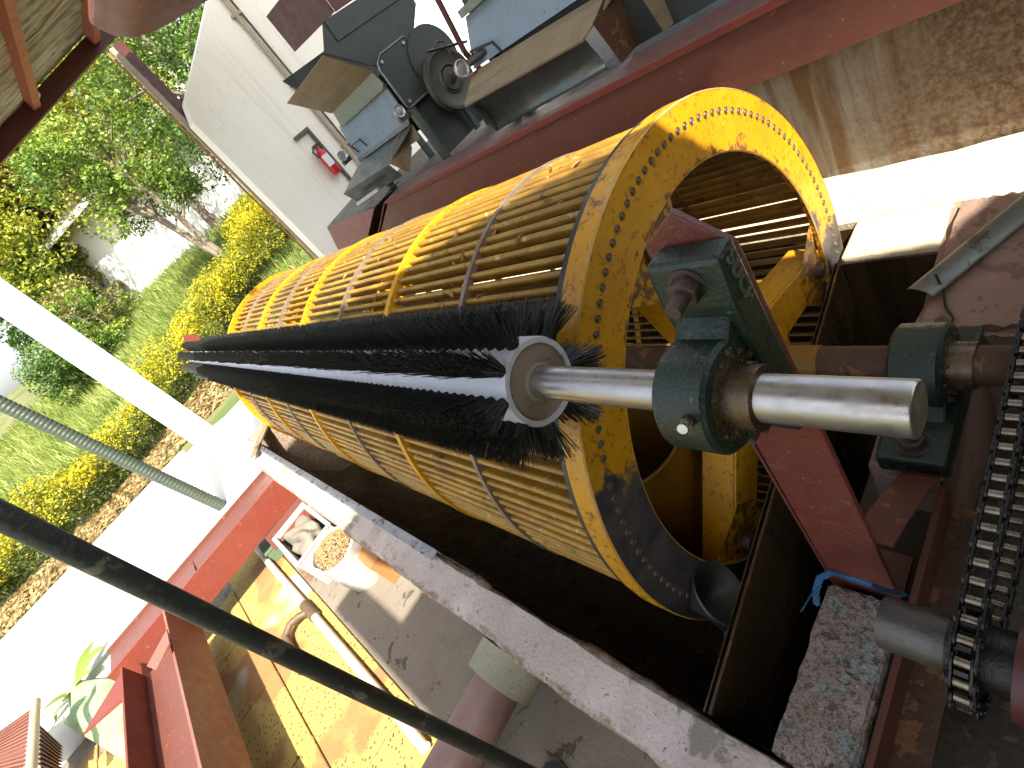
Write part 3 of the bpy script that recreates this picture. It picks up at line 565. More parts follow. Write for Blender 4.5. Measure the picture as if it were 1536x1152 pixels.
# front ring: flat face with a rim flange, rear ring alike
mb = MB(); mb.lathe([(0.600, Y0 + 0.002), (0.602, Y0), (RO - 0.004, Y0), (RO, Y0 + 0.004), (RO, Y0 + 0.062), (RO - 0.012, Y0 + 0.062), (RO - 0.012, Y0 + 0.016), (0.600, Y0 + 0.016)], (DX, 0, DZ), (0, 1, 0), 128)
ring = mb.build('front_ring', 'ring', drum, True)
bolt = MB(); bp0 = Vector((0, 0, 0)); bolt.lathe([(0.0, -0.0035), (0.0045, -0.0035), (0.0065, -0.001), (0.0085, -0.003), (0.0095, -0.0025), (0.010, 0.001), (0.0, 0.001)], (0, 0, 0), (0, 1, 0), 12, False)
bme = None
off = parent_loc(ring)
for i in range(NB):
    a = 2 * pi * i / NB + 0.01
    if bme is None: o = bolt.build('bolt', 'rivet', None, True); bme = o.data
    else: o = bpy.data.objects.new('bolt', bme); C.objects.link(o)
    o.parent = ring; o.location = Vector((DX + 0.703 * cos(a), Y0 + 0.0005, DZ + 0.703 * sin(a))) - off
    o.rotation_euler = (0, random.uniform(0, 6), 0)
MB().lathe([(RO - 0.0035, Y0 - 0.0008), (RO + 0.0006, Y0 + 0.003), (RO + 0.0006, Y0 + 0.0065), (RO - 0.004, Y0 + 0.003)], (DX, 0, DZ), (0, 1, 0), 128).build('edge_highlight', 'edge_highlight', drum, True)  # thin pale ring draws the highlight along the outer edge
MB().lathe([(0.5990, Y0 + 0.003), (0.6025, Y0 - 0.0006), (0.6045, Y0 + 0.002)], (DX, 0, DZ), (0, 1, 0), 128).build('edge_highlight', 'edge_highlight', drum, True)
# dark wear band: rubber seal behind the ring flange
MB().lathe([(0.745, Y0 + 0.064), (0.757, Y0 + 0.064), (0.757, Y0 + 0.082), (0.745, Y0 + 0.082)], (DX, 0, DZ), (0, 1, 0), 128).build('seal_band', 'dark_rubber', drum, True)
MB().lathe([(0.60, Y1 - 0.02), (RO, Y1 - 0.05), (RO, Y1), (0.60, Y1)], (DX, 0, DZ), (0, 1, 0), 96).build('rear_ring', 'yellow', drum, True)
# bars, each a part
RB = 0.730; bar = MB(); r = 0.0092   # deep wedge-shaped bars, rounded outside
sec = [(r * cos(radians(a_)), r * sin(radians(a_))) for a_ in (0, 30, 60, 90, 120, 150, 180)] + [(-0.0080, -0.010), (-0.0045, -0.027), (0.0045, -0.027), (0.0080, -0.010)]
n = len(sec); L_ = Y1 - Y0 - 0.09
bar.add([(a, 0, b) for a, b in sec] + [(a, L_, b) for a, b in sec], [tuple(range(n))[::-1], tuple(range(n, 2 * n))] + [(i, (i + 1) % n, n + (i + 1) % n, n + i) for i in range(n)])
bme = None; off = parent_loc(drum)
for i in range(NBAR):
    a = 2 * pi * i / NBAR + 0.02 + random.uniform(-.003, .003)
    if bme is None: o = bar.build('bar', 'bar', None, True); bme = o.data
    else: o = bpy.data.objects.new('bar', bme); C.objects.link(o)
    o.parent = drum; rr = RB + random.uniform(-.003, .002); o.location = Vector((DX + rr * cos(a), Y0 + 0.065, DZ + rr * sin(a))) - off
    o.rotation_euler = (random.uniform(-.0009, .0009), pi / 2 - a, random.uniform(-.0009, .0009))
# hoops round the bars: wide yellow and thin worn grey in turn, and inner stiffening rings
for i, y in enumerate((1.255, 1.745, 2.23, 2.75, 3.22, 3.68, 4.18)):
    if i % 2: pr, m = [(0.716, y - .016), (0.747, y - .016), (0.747, y + .016), (0.716, y + .016)], 'yellow'
    else: pr, m = [(0.722, y - .009), (0.745, y - .009), (0.745, y + .009), (0.722, y + .009)], 'hoop_grey'
    MB().lathe(pr, (DX, 0, DZ), (0, 1, 0), 112).build('hoop', m, drum, True)
# a few rods between bars and hoops leave sunlit shreds of fibre caught on the bars
rh = random.Random(31); vs, fs = [], []
def flake(p, nrm, sz):
    u = nrm.orthogonal().normalized(); a = rh.uniform(0, 6.28); w = nrm.cross(u); d = (u * cos(a) + w * sin(a)); e = nrm.cross(d)
    o = len(vs); h = nrm * sz * 0.25
    vs.extend([p - d * sz, p - d * sz * .3 + e * sz * .4 + h, p + d * sz, p - d * sz * .2 - e * sz * .35 + h * .5, p + nrm * .004 + d * sz * .2 + h]); fs.extend([(o, o + 1, o + 4), (o + 1, o + 2, o + 4), (o + 2, o + 3, o + 4), (o + 3, o, o + 4)])
for i in range(150):
    a = radians(rh.gauss(112, 22)); y = 0.9 + 3.5 * rh.random(); nrm = Vector((cos(a), 0, sin(a))); flake(Vector((DX, y, DZ)) + nrm * rh.uniform(0.726, 0.741), nrm, rh.uniform(.008, .026))
o = raw('caught_husks', vs, fs, 'husk', drum); o['kind'] = 'stuff'
# hub, shaft and spokes
MB().lathe([(0.05, 0.70), (0.105, 0.70), (0.11, 0.72), (0.11, 0.90), (0.05, 0.90)], (DX, 0, DZ), (0, 1, 0), 40).build('hub', 'yellow', drum, True)
sh = MB(); sh.cyl((DX, 0.08, DZ), (DX, 4.9, DZ), 0.046, n=32); shf = sh.build('shaft', 'rust', drum, True)
MB().lathe([(0.0462, 0.575), (0.049, 0.575), (0.049, 0.70), (0.0462, 0.70)], (DX, 0, DZ), (0, 1, 0), 32).build('painted_sleeve', 'yellow_dirt_shade', drum, True)
for ang in (104, -13, -136):
    a = radians(ang); u = Vector((cos(a), 0, sin(a))); w = Vector((-sin(a), 0, cos(a))); c0 = DC + u * 0.085; c1 = DC + u * 0.63
    mb = MB(); h0, h1 = 0.075, 0.060
    mb.hexa([c0 - w * h0 + Vector((0, Y0 + .018, 0)), c1 - w * h1 + Vector((0, Y0 + .018, 0)), c1 - w * h1 + Vector((0, Y0 + .030, 0)), c0 - w * h0 + Vector((0, Y0 + .030, 0)),
             c0 + w * h0 + Vector((0, Y0 + .018, 0)), c1 + w * h1 + Vector((0, Y0 + .018, 0)), c1 + w * h1 + Vector((0, Y0 + .030, 0)), c0 + w * h0 + Vector((0, Y0 + .030, 0))])
    for s in (-1, 1):
        mb.hexa([c0 + w * s * h0 + Vector((0, Y0 + .0185, 0)), c1 + w * s * h1 + Vector((0, Y0 + .0185, 0)), c1 + w * s * h1 + Vector((0, Y0 + .13, 0)), c0 + w * s * h0 + Vector((0, Y0 + .13, 0)),
                 c0 + w * s * (h0 - .012) + Vector((0, Y0 + .0185, 0)), c1 + w * s * (h1 - .012) + Vector((0, Y0 + .0185, 0)), c1 + w * s * (h1 - .012) + Vector((0, Y0 + .13, 0)), c0 + w * s * (h0 - .012) + Vector((0, Y0 + .13, 0))])
    mb.build('spoke', 'yellow', drum, False, 0.003)
    # triangular foot where the spoke meets the ring
    mb = MB(); q = [c1 + w * 0.17 + u * -0.05, c1 - w * 0.17 + u * -0.05, DC + u * 0.43 - w * 0.055, DC + u * 0.43 + w * 0.055]
    mb.add([p + Vector((0, Y0 + .0165, 0)) for p in q] + [p + Vector((0, Y0 + .0178, 0)) for p in q], [(0, 1, 2, 3), (7, 6, 5, 4), (0, 4, 5, 1), (1, 5, 6, 2), (2, 6, 7, 3), (3, 7, 4, 0)])
    mb.build('spoke_gusset', 'ring', drum)
    pb = DC + u * 0.56; mb = MB(); mb.lathe([(0.0, -0.004), (0.012, -0.004), (0.016, -0.001), (0.020, -0.005), (0.025, -0.004), (0.027, 0.018), (0.0, 0.018)], (pb.x, Y0, pb.z), (0, 1, 0), 24, False)
    mb.build('spoke_bolt', 'bolt', drum, True)
# inner feed cylinder seen low through the ring, with a cross tube
mb = MB(); mb.lathe([(0.20, 0), (0.212, 0), (0.212, 0.42), (0.20, 0.42)], (DX - 0.30, 1.14, DZ - 0.50), (0, 0.0, 1), 40); mb.build('inner_drum', 'yellow_dirt_shade', drum, True)  # inside shade is put into its darker yellow
MB().lathe([(0.0, 0.02), (0.20, 0.02), (0.20, 0.03), (0.0, 0.03)], (DX - 0.30, 1.14, DZ - 0.50), (0, 0, 1), 40).build('inner_floor', 'liner', drum)
MB().cyl((DX - 0.17, 0.86, DZ - 0.38), (DX + 0.05, 0.98, DZ - 0.42), 0.032, n=16).build('cross_tube', 'yellow', drum, True)
for yy in (1.95, 3.2): MB().lathe([(0.60, yy), (0.715, yy), (0.715, yy + 0.012), (0.60, yy + 0.012)], (DX, 0, DZ), (0, 1, 0), 72).build('stiffening_ring', 'yellow', drum, True)

# ================================================================== THE BRUSH
BX, BZ, TR = 0.382, -0.500, 0.084
BY0, BY1 = 0.706, 4.88
brush = thing('roller_brush', (BX, 2.7, BZ - 0.15), 'long roller brush with black bristle rows beside the drum', 'brush')
MB().lathe([(TR - 0.012, BY0), (TR - 0.002, BY0), (TR, BY0 + 0.003), (TR, BY1), (TR - 0.012, BY1)], (BX, 0, BZ), (0, 1, 0), 56).build('tube', 'pvc', brush, True)
MB().cyl((BX, BY0 + 0.004, BZ), (BX, BY0 + 0.03, BZ), TR - 0.0125, n=48).build('end_cap', 'cap', brush, True)
MB().lathe([(0.0305, BY0 - 0.004), (0.036, BY0 - 0.002), (0.036, BY0 + 0.006), (0.0305, BY0 + 0.006)], (BX, 0, BZ), (0, 1, 0), 32).build('seal', 'cap', brush, True)
MB().lathe([(0, 0.1465), (0.0285, 0.1465), (0.030, 0.1485), (0.030, 0.86), (0, 0.86)], (BX, 0, BZ), (0, 1, 0), 48, False).build('shaft', 'shaft', brush, True)
MB().cyl((BX, BY1 - .1, BZ), (BX, 5.2, BZ), 0.03, n=20).build('far_shaft', 'shaft', brush, True)
rnd = random.Random(21); ROWS = (83, 119, 158, 199, 242, 286, 331, 25)
for rix in range(len(ROWS)):
    vs, fs = [], []
    a0 = radians(ROWS[rix])
    y = BY0 + 0.012; step = 0.031
    while y < BY1 - 0.01:
        t = (y - BY0) / (BY1 - BY0); a = a0 + radians(9) * t
        u = Vector((cos(a), 0, sin(a))); w = Vector((-sin(a), 0, cos(a)))
        near = y < 2.0
        nb = 66 if near else 34; rad = 0.0010 if near else 0.0022
        endsplay = max(0.0, 1 - (y - BY0) / 0.10)
        for q in range(nb):
            th = rnd.uniform(0, 2 * pi); rr = sqrt(rnd.random())
            base = Vector((BX, y, BZ)) + u * (TR - 0.002) + (Vector((0, 1, 0)) * cos(th) + w * sin(th)) * 0.0105 * rr
            d = (u + Vector((0, 1, 0)) * (cos(th) * 0.11 * rr - 0.7 * endsplay * rnd.random()) + w * (sin(th) * 0.25 * rr + rnd.uniform(-.06, .06))).normalized()
            ln = rnd.uniform(0.072, 0.082); tip = base + d * ln
            s1 = d.orthogonal().normalized(); s2 = d.cross(s1); o = len(vs)
            for k in range(3):
                e = (s1 * cos(k * 2.094) + s2 * sin(k * 2.094)); vs.append(base + e * rad); vs.append(tip + e * rad * 0.8)
            fs += [(o, o + 2, o + 3, o + 1), (o + 2, o + 4, o + 5, o + 3), (o + 4, o, o + 1, o + 5), (o + 1, o + 3, o + 5)]
        y += step
    o = raw('bristle_row', vs, fs, 'bristle', brush); o['kind'] = 'stuff'
    # bound roots of the tufts
    mb = MB(); y = BY0 + 0.012
    while y < BY1 - 0.01:
        t = (y - BY0) / (BY1 - BY0); a = a0 + radians(9) * t; u = Vector((cos(a), 0, sin(a))); es = max(0.0, 1 - (y - BY0) / 0.10)
        b0 = Vector((BX, y, BZ)) + u * (TR - .004); mb.cyl(b0, b0 + (u - Vector((0, .25 * es, 0))).normalized() * 0.034, 0.0112, 0.0130, 8); y += step
    o = mb.build('tuft_roots', 'tuft_root', brush, True); o['kind'] = 'stuff'
# red end bearing bracket at the far end of the brush
fb = thing('end_bracket', (0.45, 5.0, ZT), 'small red plate bracket holding the far end of the brush', 'bracket')
MB().prism([(0.34, ZT), (0.50, ZT), (0.50, -0.36), (0.44, -0.30), (0.34, -0.42)], 1, 4.92, 4.935).build('plate', 'red_bright', fb)
MB().box((0.33, 4.936, ZT - 0.003), (0.52, 5.10, ZT + 0.012)).build('foot', 'red_bright', fb)

# ================================================================== BEARINGS
def pillow_block(t, mw, s, m, h, text=None):
    """axis on local Y through the origin, base at local z=-h; mw: local to place"""
    T = lambda p: mw @ Vector(p)
    def body(name, mbf, mm, smooth=True, bev=0.0): mbf.v = [T(v) for v in mbf.v]; return mbf.build(name, mm, t, smooth, bev)
    R = 0.076 * s; D = 0.038 * s; wl_ = 0.165 * s; fw = 0.052 * s; bt = 0.048 * s
    mb = MB(); n = 40
    # housing: round top running down into the base, seen along Y
    pts = []
    for i in range(n + 1):
        a = radians(-28) + radians(236) * i / n; pts.append((R * cos(a), R * sin(a)))
    pts += [(-0.088 * s, -h + bt), (0.088 * s, -h + bt)]
    prof_o = pts
    k = len(pts)
    vs = []
    for yy, sc in ((-D, 0.93), (-D * 0.86, 1.0), (D * 0.86, 1.0), (D, 0.93)): vs += [(p[0] * sc, yy, p[1] * sc if p[1] > -h * .5 else p[1]) for p in pts]
    fs = [tuple(range(k)), tuple(range(3 * k, 4 * k))[::-1]]
    for j in range(3):
        for i in range(k): fs.append((j * k + i, j * k + (i + 1) % k, (j + 1) * k + (i + 1) % k, (j + 1) * k + i))
    mb.add(vs, fs); body('housing', mb, m)
    mb = MB(); mb.prism([(-wl_, -h), (wl_, -h), (wl_, -h + bt * .9), (0.10 * s, -h + bt * 1.12), (-0.10 * s, -h + bt * 1.12), (-wl_, -h + bt * .9)], 1, -fw, fw); body('base', mb, m, False, 0.008)
    # recess with grease, insert and grub screw ring
    mb = MB(); mb.lathe([(0.058 * s, -D * 1.02), (0.066 * s, -D * 1.02), (0.066 * s, -D * 0.9), (0.058 * s, -D * 0.9)], (0, 0, 0), (0, 1, 0), 40); body('face_ring', mb, m)
    mb = MB(); mb.lathe([(0.0315 * s, -D * 1.06), (0.060 * s, -D * 1.005), (0.060 * s, -D * 0.95), (0.0315 * s, -D * .95)], (0, 0, 0), (0, 1, 0), 40); body('grease', mb, 'grease')
    mb = MB(); mb.lathe([(0.0306 * s, -D - 0.036 * s), (0.0405 * s, -D - 0.036 * s), (0.042 * s, -D - 0.032 * s), (0.042 * s, -D * .98), (0.0306 * s, -D * .98)], (0, 0, 0), (0, 1, 0), 40); body('insert', mb, 'insert')
    for aa in (195, 315):
        a = radians(aa); mb = MB(); u = Vector((cos(a), 0, sin(a))); c0 = Vector((0, -D - 0.019 * s, 0)) + u * 0.0415 * s
        mb.lathe([(0.0035 * s, 0), (0.0075 * s, 0), (0.0075 * s, 0.003 * s), (0.0035 * s, 0.003 * s)], c0, u, 14); body('grub_screw', mb, 'bolt')
    # lumps of grease hanging at the insert
    rn_ = random.Random(5); mb = MB()
    for i in range(26):
        a = rn_.uniform(radians(200), radians(340)) if i < 18 else rn_.uniform(0, 6.28); rr = rn_.uniform(0.044, 0.062) * s; c0 = Vector((rr * cos(a), -D * 1.04, rr * sin(a))); r0 = rn_.uniform(.003, .007) * s
        bmx = bmesh.new(); bmesh.ops.create_icosphere(bmx, subdivisions=1, radius=r0); bmx.verts.index_update(); mb.add([v.co * rn_.uniform(.7, 1.2) + c0 for v in bmx.verts], [[v.index for v in f.verts] for f in bmx.faces]); bmx.free()
    body('grease_lumps', mb, 'grease')['kind'] = 'stuff'
    # foot bolts with washer and nut
    for sx in (-1, 1):
        x = sx * 0.131 * s; z0 = -h + bt * .9
        mb = MB(); mb.cyl((x, 0, z0), (x, 0, z0 + 0.005 * s), 0.027 * s, n=28); body('washer', mb, 'bolt')
        mb = MB(); mb.cyl((x, 0, z0 + 0.005 * s), (x, 0, z0 + 0.023 * s), 0.021 * s, n=6); body('nut', mb, 'bolt', False, 0.0015)
        mb = MB(); mb.cyl((x, 0, z0 + 0.02 * s), (x, 0, z0 + 0.050 * s), 0.0115 * s, 0.0105 * s, 16); body('stud', mb, 'bolt')
    # grease nipple
    a = radians(120); u = Vector((cos(a), 0, sin(a))); c0 = u * R
    return a
def text_obj(txt, parent, loc, rot, size, m, depth=0.0015):
    cu = bpy.data.curves.new('lettering', 'FONT'); cu.body = txt; cu.size = size; cu.extrude = depth; cu.align_x = 'CENTER'; cu.align_y = 'CENTER'
    o = bpy.data.objects.new('lettering', cu); C.objects.link(o)
    me = bpy.data.meshes.new_from_object(o); bpy.data.objects.remove(o); o = bpy.data.objects.new('lettering', me); C.objects.link(o)
    me.materials.clear(); me.materials.append(M[m]); o.parent = parent; o.location = Vector(loc) - parent_loc(parent); o.rotation_euler = rot; return o
# brush bearing: base turned to +X, fixed to the upright bar
b1 = thing('pillow_block', (BX + 0.1, 0.37, BZ - 0.16), 'glossy green pillow block bearing carrying the bright brush shaft', 'bearing')
mw = Matrix.Translation((BX, 0.372, BZ)) @ Matrix(((0, 0, -1, 0), (0, 1, 0, 0), (1, 0, 0, 0), (0, 0, 0, 1)))
pillow_block(b1, mw, 1.0, 'green', 0.112)
u = Vector((-cos(radians(38)), 0, -sin(radians(38)))); u = Vector((-0.84, -0.22, 0.42)).normalized(); c0 = Vector((BX, 0.355, BZ)) + Vector((u.x, 0, u.z)).normalized() * 0.0745
mb = MB(); mb.cyl(c0, c0 + u * 0.012, 0.0085, n=6); mb.build('nipple_base', 'insert', b1)
mb = MB(); mb.cyl(c0 + u * 0.012, c0 + u * 0.026, 0.005, 0.0065, 14); mb.build('grease_nipple', 'nipple', b1, True)
text_obj('SUCP', b1, (BX + 0.089, 0.3185, BZ + 0.118), (pi / 2, radians(90), 0), 0.031, 'letter')
# drum bearing on the concrete seat
b2 = thing('pillow_block', (DX, 0.37, ZT), 'dark dirty pillow block bearing of the drum on the concrete seat', 'bearing')
pillow_block(b2, Matrix.Translation((DX, 0.355, DZ)), 1.32, 'green', 0.147)

# upright red bar carrying the brush bearing, pointed top
ub = thing('upright_bar', (0.5, 0.38, ZT), 'scuffed red flat bar standing upright with a pointed top', 'bar')
MB().prism([(0.322, -1.33), (0.452, -1.42), (0.446, -0.335), (0.385, -0.292), (0.326, -0.352)], 0, 0.4965, 0.5085).build('bar', 'red_strap', ub, False, 0.002)
MB().prism([(0.4965, -1.35), (0.5085, -1.35), (0.5085, -0.42), (0.4965, -0.40)], 1, 0.4525, 0.4585).build('rear_stiffener', 'red', ub)
MB().box((0.5090, 0.33, -1.38), (0.62, 0.44, -1.365)).build('foot_plate', 'red', ub)
# red strap bracing the bar to the bearing seat
bs = thing('brace_strap', (0.75, 0.34, -1.3), 'curved rusty red strap between the upright bar and the drum bearing', 'strap')
MB().tube([(0.51, 0.36, -1.16), (0.62, 0.345, -1.20), (0.74, 0.335, -1.25), (0.82, 0.33, -1.285)], 0.004, 6)
mb = MB(); pts = [(0.512, -1.10), (0.60, -1.15), (0.70, -1.21), (0.80, -1.285)]
mb.add([(x, y, z) for x, z in pts for y in (0.30, 0.37)] + [(x, y, z - 0.008) for x, z in pts for y in (0.30, 0.37)],
       [(2 * i, 2 * i + 1, 2 * i + 3, 2 * i + 2) for i in range(3)] + [(8 + 2 * i, 8 + 2 * i + 2, 8 + 2 * i + 3, 8 + 2 * i + 1) for i in range(3)] + [(2 * i, 2 * i + 2, 10 + 2 * i, 8 + 2 * i) for i in range(3)] + [(2 * i + 1, 9 + 2 * i, 11 + 2 * i, 2 * i + 3) for i in range(3)] + [(0, 8, 9, 1), (6, 7, 15, 14)])
mb.build('strap', 'red', bs, True)
# blue rope tied round the foot of the bar
rp = thing('blue_rope', (0.5, 0.36, -1.31), 'frayed blue plastic rope tied round the foot of the red bar', 'rope')
RPTS = [at(1222, 905, y=0.452), at(1221, 885, y=0.450), at(1227, 866, y=0.440), at(1246, 857, y=0.41), at(1272, 866, y=0.345), at(1300, 876, y=0.318), at(1330, 886, y=0.316), at(1352, 890, y=0.316)]
for q in range(4):
    pts = []
    for i in range(29):
        t = i / 28 * (len(RPTS) - 1); k = min(int(t), len(RPTS) - 2); p = RPTS[k].lerp(RPTS[k + 1], t - k); aa = i * 0.9 + q * pi / 2
        pts.append(p + Vector((0, 0.004 * cos(aa) - .004, 0.006 * sin(aa))))
    MB().tube(pts, 0.0038, 6).build('strand', 'blue_rope', rp, True)
MB().tube([RPTS[1], RPTS[1] + Vector((-0.03, 0.0, 0.012)), RPTS[1] + Vector((-0.06, 0.005, 0.014))], 0.002, 5).build('loose_end', 'blue_rope', rp, True)

# dark curved scoop under the ring
scp = thing('rubber_scoop', (0.35, 0.68, -1.5), 'dark rounded scoop plate under the front ring of the drum', 'scoop')
mb = MB(); n = 20; A, B_ = at(1040, 868, y=0.72), at(1118, 905, y=0.64)
ctr = (A + B_) / 2 + Vector((0, 0, -0.02))
mb.lathe([(0.012, -0.10), (0.075, 0.0), (0.081, 0.004), (0.080, 0.010), (0.073, 0.004), (0.010, -0.09)], at(1078, 890, y=0.66), (0.45, -0.80, 0.55), 36, False)
mb.build('cup', 'dark_rubber', scp, True)
MB().cyl(at(1078, 890, y=0.66) - Vector((0.45, -0.8, 0.55)).normalized() * 0.09, at(1078, 890, y=0.66) - Vector((0.45, -0.8, 0.55)).normalized() * 0.09 + Vector((0, -0.045, -0.10)), 0.012, n=10).build('stem', 'dark_rubber', scp, True)

# ================================================================== CHAIN DRIVE
YC = 0.165; S1 = Vector((0.375, YC, -1.125)); R1 = 0.083; S2 = Vector((DX, YC, DZ)); R2 = 0.128
ch = thing('roller_chain', (0.7, YC, -1.3), 'oily black roller chain with bright rollers at the right edge', 'chain')
# path round both sprockets (in x,z)
d = (S2 - S1); Ld = Vector((d.x, d.z)).length; base = atan2(d.z, d.x); al = math.acos((R1 - R2) / Ld)
def on(Sx, r, a): return Vector((Sx.x + r * cos(a), YC, Sx.z + r * sin(a)))
path = []
aT, aB = base + al, base - al
N1 = 40
p_t1, p_t2 = on(S1, R1, aT), on(S2, R2, aT)
for i in range(60): path.append(p_t2.lerp(p_t1, i / 60))
a_ = aT
arc = (2 * pi - 2 * al)
for i in range(30): path.append(on(S1, R1, aT + arc * i / 30))
p_b1, p_b2 = on(S1, R1, aB), on(S2, R2, aB)
for i in range(60): path.append(p_b1.lerp(p_b2, i / 60) + Vector((0, 0, -0.022 * sin(pi * i / 60))))
arc2 = 2 * al
for i in range(30): path.append(on(S2, R2, aB + arc2 * i / 30))
cum = [0.0]
for i in range(len(path)): cum.append(cum[-1] + (path[(i + 1) % len(path)] - path[i]).length)
tot = cum[-1]; NL = 2 * round(tot / 0.032 / 2)
def along(s_):
    s_ %= tot; i = max(j for j in range(len(path)) if cum[j] <= s_)
    return path[i].lerp(path[(i + 1) % len(path)], (s_ - cum[i]) / (cum[i + 1] - cum[i]))
pins = [along(tot * i / NL) for i in range(NL)]
rol = MB(); rol.cyl((0, -0.0095, 0), (0, 0.0095, 0), 0.0085, n=14); rme = None
def plate(o_, w):
    mb = MB(); n = 8; pts = []
    for i in range(n + 1): a = pi / 2 + pi * i / n; pts.append((-0.016 + 0.0135 * cos(a), 0.0135 * sin(a)))
    pts += [(0, -0.0105)]
    for i in range(n + 1): a = -pi / 2 + pi * i / n; pts.append((0.016 + 0.0135 * cos(a), 0.0135 * sin(a)))
    pts += [(0, 0.0105)]
    for s in (-1, 1): mb.prism(pts, 1, s * w, s * (w + 0.0032))
    for sx in (-1, 1): mb.cyl((sx * 0.016, -w - 0.006, 0), (sx * 0.016, w + 0.006, 0), 0.0046, n=10)
    return mb
pl_o, pl_i = None, None; off = parent_loc(ch)
for i in range(NL):
    if rme is None: o = rol.build('roller', 'roller', None, True); rme = o.data
    else: o = bpy.data.objects.new('roller', rme); C.objects.link(o)
    o.parent = ch; o.location = pins[i] - off
    p, q = pins[i], pins[(i + 1) % NL]; v = q - p
    if i % 2 == 0:
        if pl_o is None: o = plate(ch, 0.0145).build('outer_link', 'chain', None, True); pl_o = o.data
        else: o = bpy.data.objects.new('outer_link', pl_o); C.objects.link(o)
    else:
        if pl_i is None: o = plate(ch, 0.0108).build('inner_link', 'chain', None, True); pl_i = o.data
        else: o = bpy.data.objects.new('inner_link', pl_i); C.objects.link(o)
    o.parent = ch; o.location = (p + q) / 2 - off; o.rotation_euler = (0, -atan2(v.z, v.x), 0)
def sprocket(t, S, R, nt, m):
    mb = MB(); pts = []
    for i in range(nt):
        for da, rr in ((-.5, R - .010), (-.22, R - .006), (-.1, R + .008), (.1, R + .008), (.22, R - .006)):
            a = 2 * pi * (i + da + .5) / nt; pts.append((S.x + rr * cos(a), S.z + rr * sin(a)))
    mb.prism(pts, 1, YC - 0.0085, YC + 0.0085); mb.build('toothed_wheel', m, t, False)
    MB().cyl((S.x, YC - 0.05, S.z), (S.x, YC + 0.03, S.z), R * 0.62, n=28).build('boss', m, t, True)
sp = thing('sprocket', (S2.x, YC, S2.z), 'large dark sprocket on the drum shaft inside the chain', 'sprocket'); sprocket(sp, S2, R2, 24, 'chain')
gb = thing('gear_motor', (0.38, 0.0, -1.66), 'dark gear motor with grey stub shaft driving the chain', 'gear motor')
sprocket(gb, S1, R1, 15, 'chain')
MB().lathe([(0, 0.195), (0.046, 0.195), (0.046, 0.285), (0.044, 0.29), (0, 0.29)], (S1.x, 0, S1.z), (0, 1, 0), 32, False).build('stub_shaft', 'dirty_steel', gb, True)
MB().lathe([(0, 0.06), (0.075, 0.06), (0.078, 0.065), (0.078, 0.112), (0, 0.112)], (S1.x, 0, S1.z), (0, 1, 0), 36, False).build('flange', 'red_dark', gb, True)
MB().lathe([(0, -0.30), (0.095, -0.30), (0.10, -0.28), (0.10, 0.05), (0.06, 0.058), (0, 0.058)], (S1.x, 0, S1.z), (0, 1, 0), 36, False).build('body', 'dark_machine', gb, True)
MB().box((S1.x - 0.10, -0.25, -1.66), (S1.x + 0.10, 0.02, -1.22)).build('pedestal', 'dirty_steel', gb)
rail = thing('guard_rail', (0.3, 0.1, -1.66), 'thin red guard rail at the bottom right edge beside the motor', 'rail')
MB().box((-0.05, 0.135, -1.40), (0.27, 0.15, -1.385)).build('rail', 'red_dusty', rail, False, 0.003)
for x in (-0.04, 0.25): MB().box((x, 0.136, -1.66), (x + 0.012, 0.149, -1.40)).build('leg', 'red_dusty', rail)

# old galvanised channel and wire lying on the pier
og = thing('rain_gutter_offcut', (1.5, 0.38, ZT), 'old galvanised half pipe lying across the pink pier', 'pipe')
a, b = Vector((1.385, 0.450, -1.262)), Vector((1.80, 0.225, -1.262)); dd = (b - a).normalized(); sx = dd.cross(Vector((0, 0, 1))).normalized()
mb = MB(); n = 12; vs = []
for p in (a, b):
    for rr in (0.040, 0.036):
        for i in range(n + 1): t = pi * i / n; vs.append(p + sx * rr * cos(t) + Vector((0, 0, 1)) * rr * sin(t) * 0.38)
k = n + 1; fs = []
for i in range(n):
    fs += [(i, i + 1, 2 * k + i + 1, 2 * k + i), (k + i, 3 * k + i, 3 * k + i + 1, k + i + 1), (i, k + i, k + i + 1, i + 1), (2 * k + i, 2 * k + i + 1, 3 * k + i + 1, 3 * k + i)]
fs += [(0, 2 * k, 3 * k, k), (n, k + n, 3 * k + n, 2 * k + n)]
MB().add(vs, fs).build('half_pipe', 'galv', og, True)
tw_ = thing('tie_wire', (1.3, 0.40, ZT), 'thin black wire curling from the half pipe to the drum bearing', 'wire')
MB().tube([(1.42, 0.415, -1.222), (1.40, 0.40, -1.272), (1.34, 0.385, -1.278), (1.29, 0.36, -1.275), (1.24, 0.365, -1.27), (1.17, 0.36, -1.24)], 0.0035, 6).build('wire', 'wire', tw_, True)
br_ = thing('brick', (1.75, 0.15, -1.5), 'orange brick block at the right edge beyond the pier', 'brick')
MB().box((1.60, 0.12, -1.66), (1.90, 0.285, -1.33)).build('block', 'wood', br_, False, 0.01)

# ================================================================== HOPPER MACHINES ON THE PLATFORM
ZP = -0.53
def disc(t, name, c, r, th, m, prof=None, n=36):
    c = Vector(c); pr = prof or [(0, 0), (r, 0), (r, th), (0, th)]
    return MB().lathe(pr, c, (0, 1, 0), n, False).build(name, m, t, True)
m1 = thing('pulping_machine', (2.8, 3.8, -0.60), 'dark hopper machine with a blue panel and a big pulley, farther one', 'machine')
